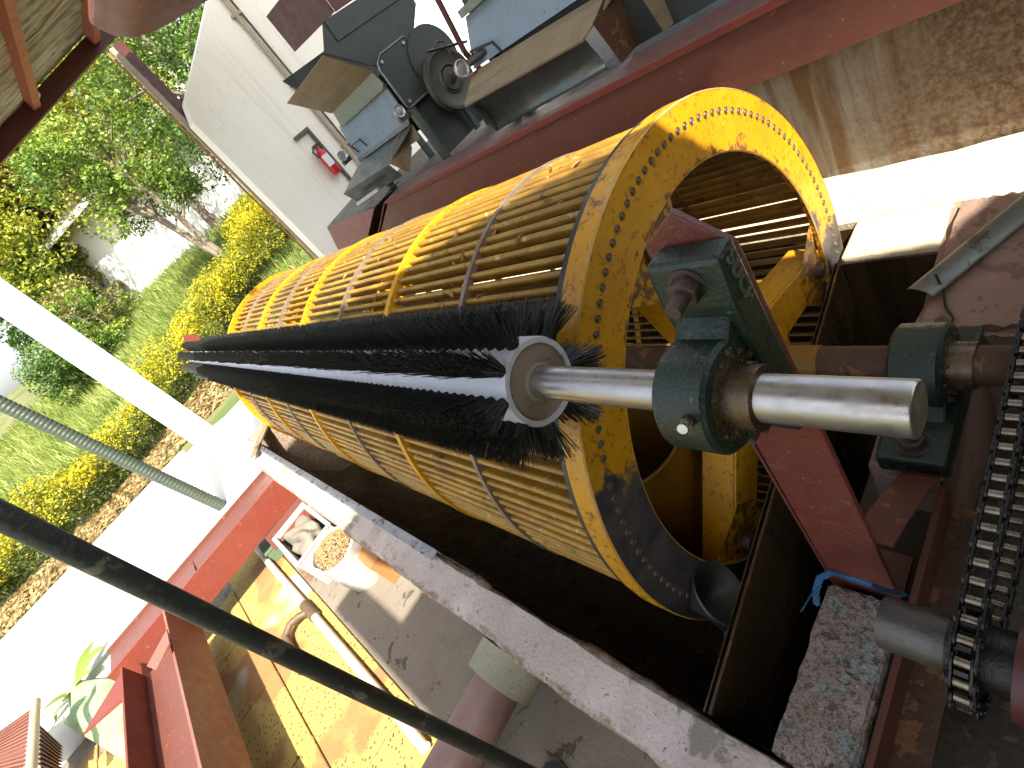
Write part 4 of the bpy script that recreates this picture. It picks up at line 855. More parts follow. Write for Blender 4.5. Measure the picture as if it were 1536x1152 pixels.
# body behind the blue panel
MB().box((2.47, 3.46, -0.30), (3.0, 4.30, 0.12)).build('body', 'dark_machine', m1)
MB().slab([(2.425, 3.44, -0.215), (2.425, 4.36, -0.215), (2.455, 4.34, 0.045), (2.455, 3.46, 0.045)], -0.012).build('blue_panel', 'blue', m1)
MB().slab([(2.405, 3.44, -0.232), (2.405, 4.37, -0.232), (2.423, 4.37, -0.206), (2.423, 3.44, -0.206)], -0.01).build('panel_rim', 'galv', m1)
MB().tube([(2.40, 4.10, -0.17), (2.385, 4.10, -0.10), (2.385, 4.27, -0.10), (2.40, 4.27, -0.17)], 0.008, 6).build('panel_handle', 'dark_machine', m1, True)
MB().slab([(2.42, 3.42, 0.06), (2.42, 4.24, 0.06), (2.42, 4.20, 0.165), (2.42, 3.44, 0.165)], -0.01).build('grey_strip', 'grey_green', m1)
MB().box((2.40, 3.43, 0.046), (2.46, 4.25, 0.060)).build('ledge_strip', 'galv', m1)
MB().slab([(2.415, 3.42, 0.166), (2.415, 4.22, 0.166), (2.16, 4.20, 0.400), (2.16, 3.40, 0.400)], -0.008).build('hopper_front', 'dusty_tan', m1)
MB().box((2.275, 3.42, 0.287), (2.285, 4.205, 0.297)).build('hopper_seam', 'dusty_tan', m1)
MB().prism([(2.17, 0.40), (2.43, 0.165), (2.75, 0.10), (3.02, 0.30), (3.04, 0.50), (2.30, 0.53)], 1, 3.385, 3.396).build('hopper_end', 'dark_machine', m1)
MB().prism([(2.30, 0.405), (3.03, 0.375), (3.04, 0.50), (2.31, 0.53)], 1, 3.375, 3.384).build('hopper_end_lip', 'dark_machine', m1)
MB().prism([(2.45, 0.12), (3.0, 0.12), (3.1, 0.50), (2.25, 0.52)], 1, 4.20, 4.212).build('hopper_back_end', 'dark_machine', m1)
MB().slab([(2.44, 3.41, 0.54), (2.44, 4.1, 0.60), (2.44, 4.1, 0.86), (2.44, 3.41, 0.80)], -0.01).build('red_feed_side', 'red_dark', m1)
MB().prism([(2.44, 0.535), (3.35, 0.515), (3.35, 0.80), (2.44, 0.80)], 1, 3.395, 3.406).build('red_feed_box', 'red_dark', m1)
# rounded dark side plate, facing the camera
pts = []
for cx_, cz_, a0_, r_ in ((2.455, 0.155, 90, .05), (2.455, -0.115, 180, .05), (2.735, -0.125, 270, .05), (2.735, 0.185, 0, .05)):
    pass
pts = [(2.415, -0.13), (2.43, -0.15), (2.73, -0.15), (2.75, -0.13), (2.76, 0.175), (2.735, 0.20), (2.49, 0.205), (2.43, 0.175), (2.413, 0.135)]
MB().prism(pts, 1, 3.36, 3.374).build('side_plate', 'dark_machine', m1, False, 0.004)
mb = MB(); mb.tube([(x, 3.36, z) for x, z in pts + pts[:1]], 0.007, 6); mb.build('plate_edge', 'galv', m1, True)
for x, z in ((2.46, 0.165), (2.70, 0.17), (2.455, -0.115), (2.71, -0.115)): MB().cyl((x, 3.36, z), (x, 3.345, z), 0.011, n=6).build('plate_bolt', 'alu', m1)
disc(m1, 'rear_pulley', (2.86, 3.345, -0.02), 0.215, 0.03, 'dark_machine')
disc(m1, 'belt_pulley', (2.80, 3.25, -0.185), 0.20, 0.06, 'pulley', [(0, -.02), (0.03, -.02), (0.035, 0.0), (0.075, 0.0), (0.08, 0.012), (0.09, 0.0), (0.10, 0.014), (0.17, 0.012), (0.185, 0.0), (0.205, 0.0), (0.205, 0.012), (0.192, 0.03), (0.205, 0.048), (0.205, 0.06), (0, 0.06)])
disc(m1, 'pulley_shaft', (2.80, 3.19, -0.185), 0.022, 0.10, 'bolt')
for c, nm in (((2.33, 3.335, -0.118), 'x'), ((2.33, 4.40, -0.112), 'y')):
    disc(m1, 'hand_wheel', c, 0.04, 0.014, 'alu', [(0, 0.0), (0.008, 0.0), (0.009, 0.003), (0.018, 0.003), (0.030, 0.006), (0.040, 0.0), (0.043, 0.004), (0.043, 0.014), (0, 0.014)], 24)
    MB().cyl(Vector(c) + Vector((0, .012, 0)), Vector(c) + Vector((0.03, .09, -0.02)), 0.018, n=12).build('adjuster', 'dark_machine', m1, True)
    MB().box((c[0] - .02, c[1] + .03, c[2] - .07), (c[0] + .07, c[1] + .06, c[2] - .03)).build('adjuster_block', 'dirty_steel', m1)
# lower galvanised tray
MB().slab([(2.16, 3.62, -0.335), (2.16, 4.52, -0.335), (2.42, 4.40, -0.235), (2.42, 3.46, -0.235)], 0.008).build('tray', 'galv', m1)
MB().slab([(2.155, 3.62, -0.337), (2.155, 4.52, -0.337), (2.21, 4.52, -0.46), (2.21, 3.66, -0.46)], -0.008).build('tray_front', 'dark_machine', m1)
MB().prism([(2.165, -0.33), (2.42, -0.22), (2.40, -0.36), (2.25, -0.47)], 1, 3.595, 3.612).build('tray_end', 'dusty_tan', m1)
MB().slab([(2.425, 3.45, -0.235), (2.425, 4.38, -0.235), (2.40, 4.38, -0.34), (2.40, 3.45, -0.34)], -0.008).build('tray_back', 'dusty_tan', m1)
MB().cyl((2.13, 3.92, -0.44), (2.12, 4.36, -0.455), 0.018, n=14).build('roller_tube', 'alu', m1, True)
# legs and lower frame
for x in (2.45, 2.98):
    for y in (3.37, 4.28): MB().box((x - .025, y, -0.60), (x + .03, y + .035, -0.15)).build('leg', 'galv_dark', m1)
MB().slab([(2.44, 3.40, -0.16), (2.95, 3.40, -0.16), (2.95, 3.40, -0.55), (2.44, 3.40, -0.55)], 0.01).build('end_panel', 'dark_machine', m1)
mb = MB(); mb.box((2.40, 3.34, -0.56), (2.44, 3.375, -0.16)); mb.build('corner_angle', 'galv_dark', m1)
MB().box((2.80, 3.33, -0.56), (2.84, 3.365, -0.16)).build('corner_angle', 'galv_dark', m1)

m2 = thing('pulping_machine', (2.8, 2.0, -0.60), 'nearer hopper machine with a blue panel over a long dusty board', 'machine')
MB().box((2.47, 1.0, -0.32), (3.0, 2.46, 0.10)).build('body', 'dark_machine', m2)
MB().slab([(2.42, 1.05, -0.245), (2.42, 2.60, -0.195), (2.455, 2.47, 0.03), (2.455, 1.05, 0.03)], -0.012).build('blue_panel', 'blue', m2)
MB().box((2.41, 1.05, 0.034), (2.47, 2.47, 0.075)).build('panel_top_rail', 'galv', m2)
MB().tube([(2.405, 2.34, -0.20), (2.385, 2.34, -0.14), (2.385, 2.52, -0.11), (2.405, 2.52, -0.17)], 0.008, 6).build('panel_handle', 'dark_machine', m2, True)
MB().slab([(2.155, 1.66, -0.335), (2.155, 2.55, -0.292), (2.41, 2.62, -0.20), (2.41, 1.55, -0.265)], 0.010).build('dusty_board', 'dusty_tan', m2)
mb = MB(); n = 10; vs = []
for i in range(n + 1):
    t = i / n; x = 2.165 + 0.10 * sin(pi * 0.55 * t); z = -0.335 - 0.17 * t
    vs += [(x - 0.05 * t, 1.655 + 0.02 * sin(pi * t), z - 0.0), (x - 0.05 * t, 2.50 - 0.02 * t, z + 0.04 * (1 - t))]
fs = [(2 * i, 2 * i + 1, 2 * i + 3, 2 * i + 2) for i in range(n)]
o_ = mb.add(vs, fs).build('curved_apron', 'galv_dark', m2, True); sd_ = o_.modifiers.new('solid', 'SOLIDIFY'); sd_.thickness = 0.006
MB().prism([(2.16, -0.33), (2.42, -0.21), (2.45, -0.52), (2.22, -0.51)], 1, 2.505, 2.515).build('apron_end', 'dark_machine', m2)
MB().prism([(2.30, -0.30), (2.46, -0.25), (2.46, -0.52), (2.36, -0.52)], 1, 1.42, 1.43).build('hanging_sheet', 'dusty_tan', m2)
MB().prism([(2.20, -0.31), (2.45, -0.24), (2.45, -0.52), (2.26, -0.52)], 1, 1.60, 1.61).build('near_end_sheet', 'rust', m2)
MB().box((2.44, 0.6, -0.53), (2.50, 1.65, 0.4)).build('dark_side', 'dark_machine', m2)
disc(m2, 'hand_wheel', (2.345, 2.60, -0.150), 0.05, 0.02, 'alu', [(0, 0.0), (0.008, 0.0), (0.009, 0.003), (0.02, 0.003), (0.034, 0.008), (0.046, 0.0), (0.05, 0.004), (0.05, 0.02), (0, 0.02)], 28)
MB().cyl((2.36, 2.55, -0.15), (2.42, 2.45, -0.15), 0.022, n=12).build('adjuster', 'dark_machine', m2, True)
MB().box((2.36, 2.56, -0.235), (2.40, 2.62, -0.20)).build('orange_nut', 'red_bright', m2)
for y in (1.1, 2.44): MB().box((2.44, y, -0.60), (2.50, y + .05, -0.2)).build('leg', 'galv_dark', m2)
MB().prism([(2.47, 0.08), (3.0, 0.08), (3.1, 0.55), (2.25, 0.55)], 1, 2.40, 2.412).build('hopper_end', 'grey_green', m2)
MB().slab([(2.46, 1.0, 0.08), (2.46, 2.40, 0.08), (2.24, 2.40, 0.55), (2.24, 1.0, 0.55)], -0.01).build('hopper_front', 'grey_green', m2)
st = thing('strut', (3.0, 2.9, -0.6), 'slim dark red strut leaning between the two machines', 'strut')
MB().cyl(at(652, -10, y=3.0), at(697, 78, y=3.0), 0.020, n=10).build('rod', 'red_dark', st, True)
MB().cyl(at(640, 78, y=3.02), at(700, 62, y=3.02), 0.009, n=8).build('cross_rod', 'black', st, True)
MB().tube([at(648, 78, y=3.05), at(655, 62, y=3.05), at(666, 62, y=3.05), at(676, 80, y=3.05)], 0.008, 6).build('cable', 'elbow', st, True)
MB().cyl(at(697, 78, y=3.0), (2.9, 2.98, -0.6), 0.020, n=10).build('foot_rod', 'red_dark', st, True)

# ================================================================== LEFT: POLE, HOSE, RED FRAME, PIPES
bpz = thing('steel_pole', (-0.288, 1.15, FZ), 'weathered black steel pole rising in front of the red frame', 'pole')
mb = MB(); pts = []
for i in range(24): t = i / 23; pts.append((-0.293 + 0.006 * t, 1.15, FZ + 0.01 + 2.9 * t))
MB().tube(pts, 0.0215, 24).build('pole', 'black_pipe', bpz, True)
MB().lathe([(0.0215, 0), (0.065, 0), (0.065, 0.01), (0.0215, 0.012)], (-0.293, 1.15, FZ), (0, 0, 1), 24).build('foot_flange', 'black_pipe', bpz, True)
hs = thing('ribbed_hose', (-0.58, 6.0, FZ), 'ribbed grey green hose standing behind the red frame', 'hose')
pts = []; a, b = Vector((-0.56, 5.9, FZ + 0.01)), Vector((-0.82, 6.0, 0.5))
mb = MB(); NS = 260; vs = []; n = 16
d_ = (b - a).normalized(); u_ = d_.orthogonal().normalized(); w_ = d_.cross(u_)
for i in range(NS + 1):
    rr = 0.058 + 0.0022 * (1 if i % 4 in (0, 1) else -1); p = a.lerp(b, i / NS)
    vs += [p + (u_ * cos(2 * pi * j / n) + w_ * sin(2 * pi * j / n)) * rr for j in range(n)]
mb.add(vs, [(i * n + j, i * n + (j + 1) % n, (i + 1) * n + (j + 1) % n, (i + 1) * n + j) for i in range(NS) for j in range(n)]).build('hose', 'hose', hs, True)

fr = thing('channel_frame', (-0.8, 3.6, FZ), 'red steel frame of heavy channels left of the tank', 'frame')
# cross member along X
MB().box((-1.50, 3.885, -1.52), (-0.052, 3.900, -1.302)).build('near_flange', 'red_bright', fr, False, 0.002)
MB().box((-1.50, 3.9005, -1.345), (-0.052, 4.235, -1.330)).build('cross_web', 'red', fr)
MB().box((-1.50, 4.2355, -1.42), (-0.052, 4.250, -1.302)).build('far_flange', 'red', fr, False, 0.002)
MB().box((-0.40, 3.60, -1.53), (-0.055, 3.882, -1.522)).build('lower_plate', 'red', fr)
MB().prism([(3.902, -1.33), (4.22, -1.33), (3.902, -1.31)], 0, -0.80, -0.79).build('web_stiffener', 'red', fr)
# member along Y running towards the camera
MB().box((-1.065, 1.3, -1.58), (-1.050, 3.88, -1.30)).build('side_flange', 'red_dusty', fr, False, 0.002)
MB().box((-1.385, 1.3, -1.47), (-1.066, 3.78, -1.456)).build('long_web', 'red', fr)
MB().box((-1.40, 1.3, -1.58), (-1.386, 3.80, -1.302)).build('outer_flange', 'red_bright', fr, False, 0.002)
MB().prism([(-1.401, 3.80), (-1.401, 3.48), (-1.68, 3.62)], 2, -1.33, -1.318).build('gusset', 'red_bright', fr)
MB().slab([at(252, 945, z=-1.28), at(222, 1000, z=-1.28), at(236, 1006, z=-1.26), at(256, 965, z=-1.26)], 0.008).build('splice_plate', 'red_dusty', fr)
MB().box((-2.35, 2.80, -1.46), (-1.402, 2.815, -1.27)).build('tie_flange', 'brown_frame', fr)
MB().box((-2.35, 2.817, -1.46), (-1.402, 3.05, -1.448)).build('tie_web', 'red_dark', fr)
for x, y in ((-1.0, 3.92), (-1.35, 1.4), (-1.1, 1.4), (-1.45, 4.15), (-2.3, 2.83)): MB().box((x - .03, y, FZ), (x + .03, y + .06, -1.525 if y < 3 and x > -2 else -1.46)).build('leg', 'red', fr)
MB().slab([at(476, 760, z=-1.50), at(440, 800, z=-1.50), at(432, 795, z=-1.50), at(467, 753, z=-1.50)], 0.05).build('tie_bar', 'red_bright', fr)

# goods on the floor beside the tank
sk = thing('bean_sack', (-0.17, 2.75, FZ), 'open sack heaped with pale dry beans beside the tank', 'sack')
rnd = random.Random(4)
cs = Vector((-0.165, 2.90, FZ)); sx_, sy_, hz_ = 0.135, 0.20, 0.26
mb = MB(); mb.lathe([(0.0, 0.0), (0.92, 0.0), (1.02, 0.10), (1.0, 0.20), (1.03, hz_), (0.96, hz_ + .005), (0.93, 0.22), (0, 0.21)], (0, 0, 0), (0, 0, 1), 28, False)
mb.v = [Vector((v.x * sx_ * (1 + .05 * sin(7 * atan2(v.y, v.x))), v.y * sy_, v.z)) + cs for v in mb.v]; mb.build('bag', 'sack', sk, True)
mb = MB()
for i in range(520):
    a = rnd.uniform(0, 2 * pi); rr = sqrt(rnd.random()) * 0.93
    c0 = cs + Vector((rr * cos(a) * sx_, rr * sin(a) * sy_, 0.235 + 0.035 * (1 - rr * rr))); r0 = rnd.uniform(.008, .012); q = Quaternion((rnd.uniform(-1, 1), rnd.uniform(-1, 1), rnd.uniform(-1, 1), rnd.uniform(-1, 1))).normalized()
    vs = [Vector(v) for v in ((1.35, 0, 0), (-1.35, 0, 0), (0, 1, 0), (0, -1, 0), (0, 0, .7), (0, 0, -.7))]
    mb.add([c0 + (q @ v) * r0 for v in vs], [(0, 2, 4), (2, 1, 4), (1, 3, 4), (3, 0, 4), (2, 0, 5), (1, 2, 5), (3, 1, 5), (0, 3, 5)])
o = mb.build('beans', 'bean', sk, True); o['kind'] = 'stuff'
pl = thing('plastic_tub', (-0.20, 3.3, FZ), 'white plastic tub with a crumpled grey cloth inside beside the bean sack', 'tub')
mb = MB(); x0, x1, y0, y1 = -0.36, -0.07, 3.13, 3.68; z1 = -1.50
for a, b in (((x0, y0, FZ), (x0 + .02, y1, z1)), ((x1 - .02, y0, FZ), (x1, y1, z1)), ((x0 + .02, y0, FZ), (x1 - .02, y0 + .02, z1)), ((x0 + .02, y1 - .02, FZ), (x1 - .02, y1, z1)), ((x0 + .02, y0 + .02, FZ), (x1 - .02, y1 - .02, FZ + .02))): mb.box(a, b)
mb.build('tub', 'sack', pl, False, 0.006)
mb = MB(); mb.box((x0 - .006, y0 - .006, z1), (x0 + .02, y1 + .006, z1 + .008)); mb.box((x1 - .02, y0 - .006, z1), (x1 + .006, y1 + .006, z1 + .008)); mb.box((x0 + .021, y0 - .006, z1), (x1 - .021, y0 + .02, z1 + .008)); mb.box((x0 + .021, y1 - .02, z1), (x1 - .021, y1 + .006, z1 + .008)); mb.build('rim', 'sack', pl)
bm = bmesh.new(); bmesh.ops.create_icosphere(bm, subdivisions=4, radius=1)
for v in bm.verts:
    k = 1 + 0.22 * sin(5 * v.co.x + 3 * v.co.y) * sin(4 * v.co.z + 2) + 0.10 * sin(11 * v.co.y + 5 * v.co.x); v.co = Vector((v.co.x * .105 * k, v.co.y * .19 * k, v.co.z * .10 * k)) + Vector((-0.215, 3.40, -1.56))
bm.verts.index_update(); MB().add([v.co.copy() for v in bm.verts], [[v.index for v in f.verts] for f in bm.faces]).build('cloth', 'sack_grey', pl, True); bm.free()
wp = thing('wooden_plank', (-0.10, 2.75, FZ), 'short orange brown plank leaning against the tank beside the sack', 'plank')
MB().box((-0.125, 2.55, FZ), (-0.055, 3.06, -1.56)).build('plank', 'wood', wp, False, 0.004)
MB().box((-0.130, 2.62, -1.64), (-0.1255, 3.0, -1.60)).build('batten', 'elbow', wp)
gbx = thing('green_box', (-0.42, 4.05, FZ), 'small dull green box on the paving near the white pipe', 'box')
MB().box((-0.50, 3.95, FZ), (-0.36, 4.16, FZ + 0.10)).build('box', 'green_box', gbx, False, 0.006); MB().box((-0.505, 3.945, FZ + 0.101), (-0.355, 4.165, FZ + 0.115)).build('lid', 'green_box', gbx, False, 0.004)

wpp = thing('water_pipe', (-0.52, 3.2, FZ), 'thin sun bleached pipe lying along the paving', 'pipe')
MB().tube([(-0.508, 1.7, FZ + .032), (-0.513, 2.3, FZ + .032), (-0.522, 3.03, FZ + .034)], 0.024, 16).build('pipe', 'white_pipe', wpp, True)
MB().tube([(-0.524, 3.12, FZ + .034), (-0.535, 3.8, FZ + .032), (-0.545, 4.7, FZ + .032)], 0.024, 16).build('pipe', 'white_pipe', wpp, True)
MB().cyl((-0.521, 2.98, FZ + .034), (-0.526, 3.17, FZ + .034), 0.033, n=18).build('coupling', 'elbow', wpp, True)
MB().tube([(-0.53, 3.08, FZ + .036), (-0.58, 3.10, FZ + .06), (-0.64, 3.11, FZ + .07), (-0.70, 3.09, FZ + .06), (-0.715, 3.03, FZ + .04), (-0.725, 2.86, FZ + .034), (-0.735, 2.76, FZ + .03)], 0.022, 14).build('bent_branch', 'elbow', wpp, True)
pp = thing('drain_pipe', (-0.3, 1.46, -1.6), 'faded pink drain pipe coming out of the tank wall', 'pipe')
MB().cyl((-0.04, 1.34, -1.50), (-0.62, 1.35, -1.515), 0.085, n=32).build('pipe', 'pink_pipe', pp, True)
MB().lathe([(0.088, 0), (0.122, 0), (0.120, 0.10), (0.088, 0.105)], (-0.050, 1.34, -1.50), (-1, 0, -0.02), 28).build('mortar_collar', 'collar', pp, True)
MB().box((-0.58, 1.29, FZ), (-0.46, 1.41, -1.60)).build('support_block', 'grime', pp)
# far brown board on the tank end
bd = thing('loose_board', (0.3, 4.75, ZT), 'thin warped brown board lying across the far tank corner', 'board')
MB().slab([(-0.03, 4.55, -1.262), (0.02, 4.48, -1.262), (0.36, 5.0, -1.285), (0.30, 5.06, -1.285)], 0.012).build('board', 'dusty_tan', bd)

# bottom left corner: ribbed red sheet on a tan pole, woven sack
rs = thing('ribbed_sheet', (-2.6, 4.9, FZ), 'red ribbed sheet leaning on a tan pole in the bottom left corner', 'sheet')
A0, A1, A2, A3 = at(-70, 1180, z=-1.40), at(36, 1180, z=-1.40), at(50, 1062, z=-1.35), at(-60, 1140, z=-1.30)
NV = 72; vs, fs = [], []
nrm = (A1 - A0).cross(A3 - A0).normalized()
for i in range(NV + 1):
    t = i / NV; w = 0.014 * (1 if i % 4 in (0, 1) else -1)
    for s in (0, 1): p = (A0.lerp(A3, t) if s == 0 else A1.lerp(A2, t)) + nrm * w; vs.append(p)
for i in range(NV): fs.append((2 * i, 2 * i + 1, 2 * i + 3, 2 * i + 2))
MB().add(vs, fs).build('ribbed_panel', 'red_dusty', rs)
mb = MB(); mb.cyl(at(45, 1190, z=-1.36), at(54, 1052, z=-1.32), 0.028, n=14); mb.build('pole', 'tan_paint', rs, True)
A0, A1, A2, A3 = at(58, 1180, z=-1.6), at(90, 1180, z=-1.6), at(92, 1118, z=-1.6), at(58, 1085, z=-1.6); vs, fs = [], []; NV = 52
for i in range(NV + 1):
    t = i / NV; w = 0.012 * (1 if i % 4 in (0, 1) else -1)
    for s in (0, 1): vs.append((A0.lerp(A3, t) if s == 0 else A1.lerp(A2, t)) + Vector((0, 0, w)))
for i in range(NV): fs.append((2 * i, 2 * i + 1, 2 * i + 3, 2 * i + 2))
MB().add(vs, fs).build('lower_panel', 'wood', rs)
gs = thing('woven_sack', (-2.0, 4.8, FZ), 'crumpled green and white woven sack on the pale ground by the red frame', 'sack')
P4 = [at(108, 1022, z=-1.70), at(135, 1000, z=-1.64), at(190, 1015, z=-1.6), at(200, 1150, z=-1.62), at(150, 1120, z=-1.7), at(95, 1085, z=-1.72)]
mb = MB(); NU = 24; vs, fs = [], []
for j in range(NU + 1):
    for i in range(NU + 1):
        u_, v_ = i / NU, j / NU; p = P4[0].lerp(P4[2], u_).lerp(P4[5].lerp(P4[3], u_), v_)
        vs.append(p + Vector((0, 0, 0.06 * sin(u_ * 9 + v_ * 3) * sin(v_ * 6) * 0.6 + 0.05 * sin(u_ * 3.1) * sin(v_ * 3.1))))
for j in range(NU):
    for i in range(NU): a = j * (NU + 1) + i; fs.append((a, a + 1, a + NU + 2, a + NU + 1))
o = mb.add(vs, fs).build('cloth', 'green_sack', gs, True); sd_ = o.modifiers.new('solid', 'SOLIDIFY'); sd_.thickness = 0.01
# ================================================================== HOUSES
hs_ = thing('white_house', (3.8, 21, 0.2), 'white rendered house with metal eaves beyond the hedge', 'house')
cA = Vector((1.52, 24.0, 0)); dA = Vector((0.587, -0.81, 0)); nA = Vector((0.81, 0.587, 0))
def hp_(s, t, z): return cA + dA * s + nA * t + Vector((0, 0, z))
MB().hexa([hp_(0, 0, -1.5), hp_(9.5, 0, -1.5), hp_(9.5, 6, -1.5), hp_(0, 6, -1.5), hp_(0, 0, 3.2), hp_(9.5, 0, 3.2), hp_(9.5, 6, 3.2), hp_(0, 6, 3.2)]).build('wall', 'white_house', hs_)
MB().hexa([hp_(-.7, -.6, 3.20), hp_(9.9, -.6, 3.20), hp_(9.9, 3, 4.5), hp_(-.7, 3, 4.5), hp_(-.7, -.6, 3.28), hp_(9.9, -.6, 3.28), hp_(9.9, 3, 4.58), hp_(-.7, 3, 4.58)]).build('roof', 'house_roof', hs_)
MB().hexa([hp_(-.75, -.72, 3.10), hp_(9.9, -.72, 3.10), hp_(9.9, -.61, 3.10), hp_(-.75, -.61, 3.10), hp_(-.75, -.72, 3.26), hp_(9.9, -.72, 3.26), hp_(9.9, -.61, 3.26), hp_(-.75, -.61, 3.26)]).build('gutter', 'white_house', hs_)
for s in (5.6,):
    w = MB().hexa([hp_(s, -.02, 1.5), hp_(s + 1.1, -.02, 1.5), hp_(s + 1.1, .02, 1.5), hp_(s, .02, 1.5), hp_(s, -.02, 2.6), hp_(s + 1.1, -.02, 2.6), hp_(s + 1.1, .02, 2.6), hp_(s, .02, 2.6)]).build('window', 'glass', hs_)
    MB().hexa([hp_(s - .05, -.06, 1.42), hp_(s + 1.15, -.06, 1.42), hp_(s + 1.15, -.021, 1.42), hp_(s - .05, -.021, 1.42), hp_(s - .05, -.06, 1.49), hp_(s + 1.15, -.06, 1.49), hp_(s + 1.15, -.021, 1.49), hp_(s - .05, -.021, 1.49)]).build('sill', 'white_house', w)

# ================================================================== VEGETATION
def leaf_cloud(rnd, centers, n, spread, size, flat=0.35):
    vs, fs = [], []
    for i in range(n):
        c0, r = rnd.choice(centers)
        while True:
            d = Vector((rnd.uniform(-1, 1), rnd.uniform(-1, 1), rnd.uniform(-1, 1)))
            if d.length <= 1: break
        d = d.normalized() * (d.length ** 0.45)
        p = c0 + Vector((d.x, d.y, d.z * 0.85)) * r * spread
        s = size * rnd.uniform(0.55, 1.3)
        a = Vector((rnd.gauss(0, 1), rnd.gauss(0, 1), rnd.gauss(0, 1) * (1 - flat))).normalized(); b = a.orthogonal().normalized()
        b = (b * cos(k := rnd.uniform(0, 6.28)) + a.cross(b) * sin(k)); o = len(vs)
        vs += [p - a * s * .5, p + b * s * .26, p + a * s * .5, p - b * s * .26]; fs.append((o, o + 1, o + 2, o + 3))
    return vs, fs
def tree(name, base, h, spread, nclump, nleaf, lsize, m, label, seed, trunk_r=0.12, low=0.35, multi=1, lean=(0, 0), group='trees beyond the hedge', cr=(.5, .95)):
    rnd = random.Random(seed); base = Vector(base)
    t = thing(name, base, label, 'tree', group)
    tips = []
    mb = MB()
    for q in range(multi):
        a0 = rnd.uniform(0, 6.28); top = base + Vector((lean[0] + (cos(a0) * spread * .3 if multi > 1 else 0), lean[1] + (sin(a0) * spread * .3 if multi > 1 else 0), h * 0.75))
        pts = [base.lerp(top, i / 7) + Vector((rnd.uniform(-.08, .08), rnd.uniform(-.08, .08), 0)) * (h * .08 if i else 0) for i in range(8)]
        mb.tube(pts, lambda u, r=trunk_r: r * (1 - .75 * u), 8)
        for k in range(5):
            i = rnd.randint(3, 7); a = rnd.uniform(0, 6.28); e = pts[i] + Vector((cos(a) * spread * .7, sin(a) * spread * .7, h * rnd.uniform(.05, .25)))
            mid = pts[i].lerp(e, .5) + Vector((0, 0, .05 * h)); mb.tube([pts[i], mid, e], lambda u, r=trunk_r: r * .45 * (1 - .75 * u), 6)
    mb.build('trunk', 'bark', t, True)
    cen = []
    for k in range(nclump):
        a = rnd.uniform(0, 6.28); zz = rnd.random(); rad = spread * sqrt(rnd.random()) * (1 - .55 * abs(zz - .4))
        cen.append((base + Vector((lean[0] * zz + cos(a) * rad, lean[1] * zz + sin(a) * rad, h * (low + (1 - low) * zz))), spread * rnd.uniform(cr[0], cr[1]) * .42))
    vs, fs = leaf_cloud(rnd, cen, nleaf, 1.0, lsize)
    o = raw('crown', vs, fs, m, t); return t
# the small multi-stemmed tree before the white house
b0 = at(330, 378, y=15.0); b0.z = gz(b0.x, b0.y)
tree('small_tree', b0, 4.2, 1.5, 46, 11000, 0.10, 'leaf_mid', 'small many-stemmed tree with open branches before the white house', 51, 0.09, 0.42, 4, (-0.5, 0.3), None, (.35, .7))
T = [  # px, py of the crown middle, distance, height, spread, material, what it is
    ((250, 90), 13.5, 6.2, 2.0, 'leaf_dark', 'dark green tree behind the tan pipe and steel post'),
    ((120, 150), 19.0, 9.5, 2.9, 'leaf_yellow', 'tall yellow green tree at the roof edge'),
    ((60, 200), 24.0, 10.5, 3.2, 'leaf_dry', 'olive brown tree under the roof corner'),
    ((160, 220), 21.0, 8.5, 2.6, 'leaf_dry', 'dry twiggy tree above the house eaves'),
    ((30, 280), 26.0, 9.0, 3.0, 'leaf_mid', 'mid green tree left of the house'),
    ((10, 330), 23.0, 7.0, 2.4, 'leaf_yellow', 'yellow flowering tree at the left edge'),
    ((40, 420), 25.0, 5.0, 2.4, 'leaf_dark', 'low dark tree beside the house corner'),
    ((190, 120), 27.0, 13.0, 3.6, 'leaf_mid', 'tall tree farthest behind the house roof'),
    ((10, 170), 32.0, 14.5, 4.2, 'leaf_mid', 'broad tree seen below the corrugated roof at left'),
    ((320, 40), 19.0, 9.5, 2.8, 'leaf_mid', 'green tree standing above the cream wall'),
    ((-60, 330), 30.0, 12.0, 4.5, 'leaf_dark', 'dense dark tree beyond the left edge')]
for i, (p, y, h, s, m, lab) in enumerate(T):
    c0 = at(p[0], p[1], y=y); gzv = gz(c0.x, y); zc = c0.z; H = max(h, (zc - gzv) / 0.62)
    tree('leafy_tree', (c0.x, y, gzv), H, s, 80, 26000, 0.0055 * y + .02, m, lab, 100 + i, 0.16, 0.25)
# tall shrubs closing the gap below the far trees
for i, (px, py, y, h, s, m, lab) in enumerate([(110, 455, 20.5, 1.9, 1.1, 'leaf_mid', 'green shrub at the foot of the house wall'), (60, 440, 21.5, 2.4, 1.3, 'leaf_dry', 'dry brown green shrub left of the house corner'),
                                               (20, 480, 20.0, 1.6, 1.3, 'leaf_dark', 'dark shrub behind the white column'), (140, 400, 23.6, 2.6, .9, 'leaf_dry', 'straggly shrub against the house corner')]):
    c0 = at(px, py, y=y); tree('shrub', (c0.x, y, gz(c0.x, y)), h, s, 26, 7000, .10, m, lab, 300 + i, .04, .1, 2, (0, 0), 'shrubs by the house')
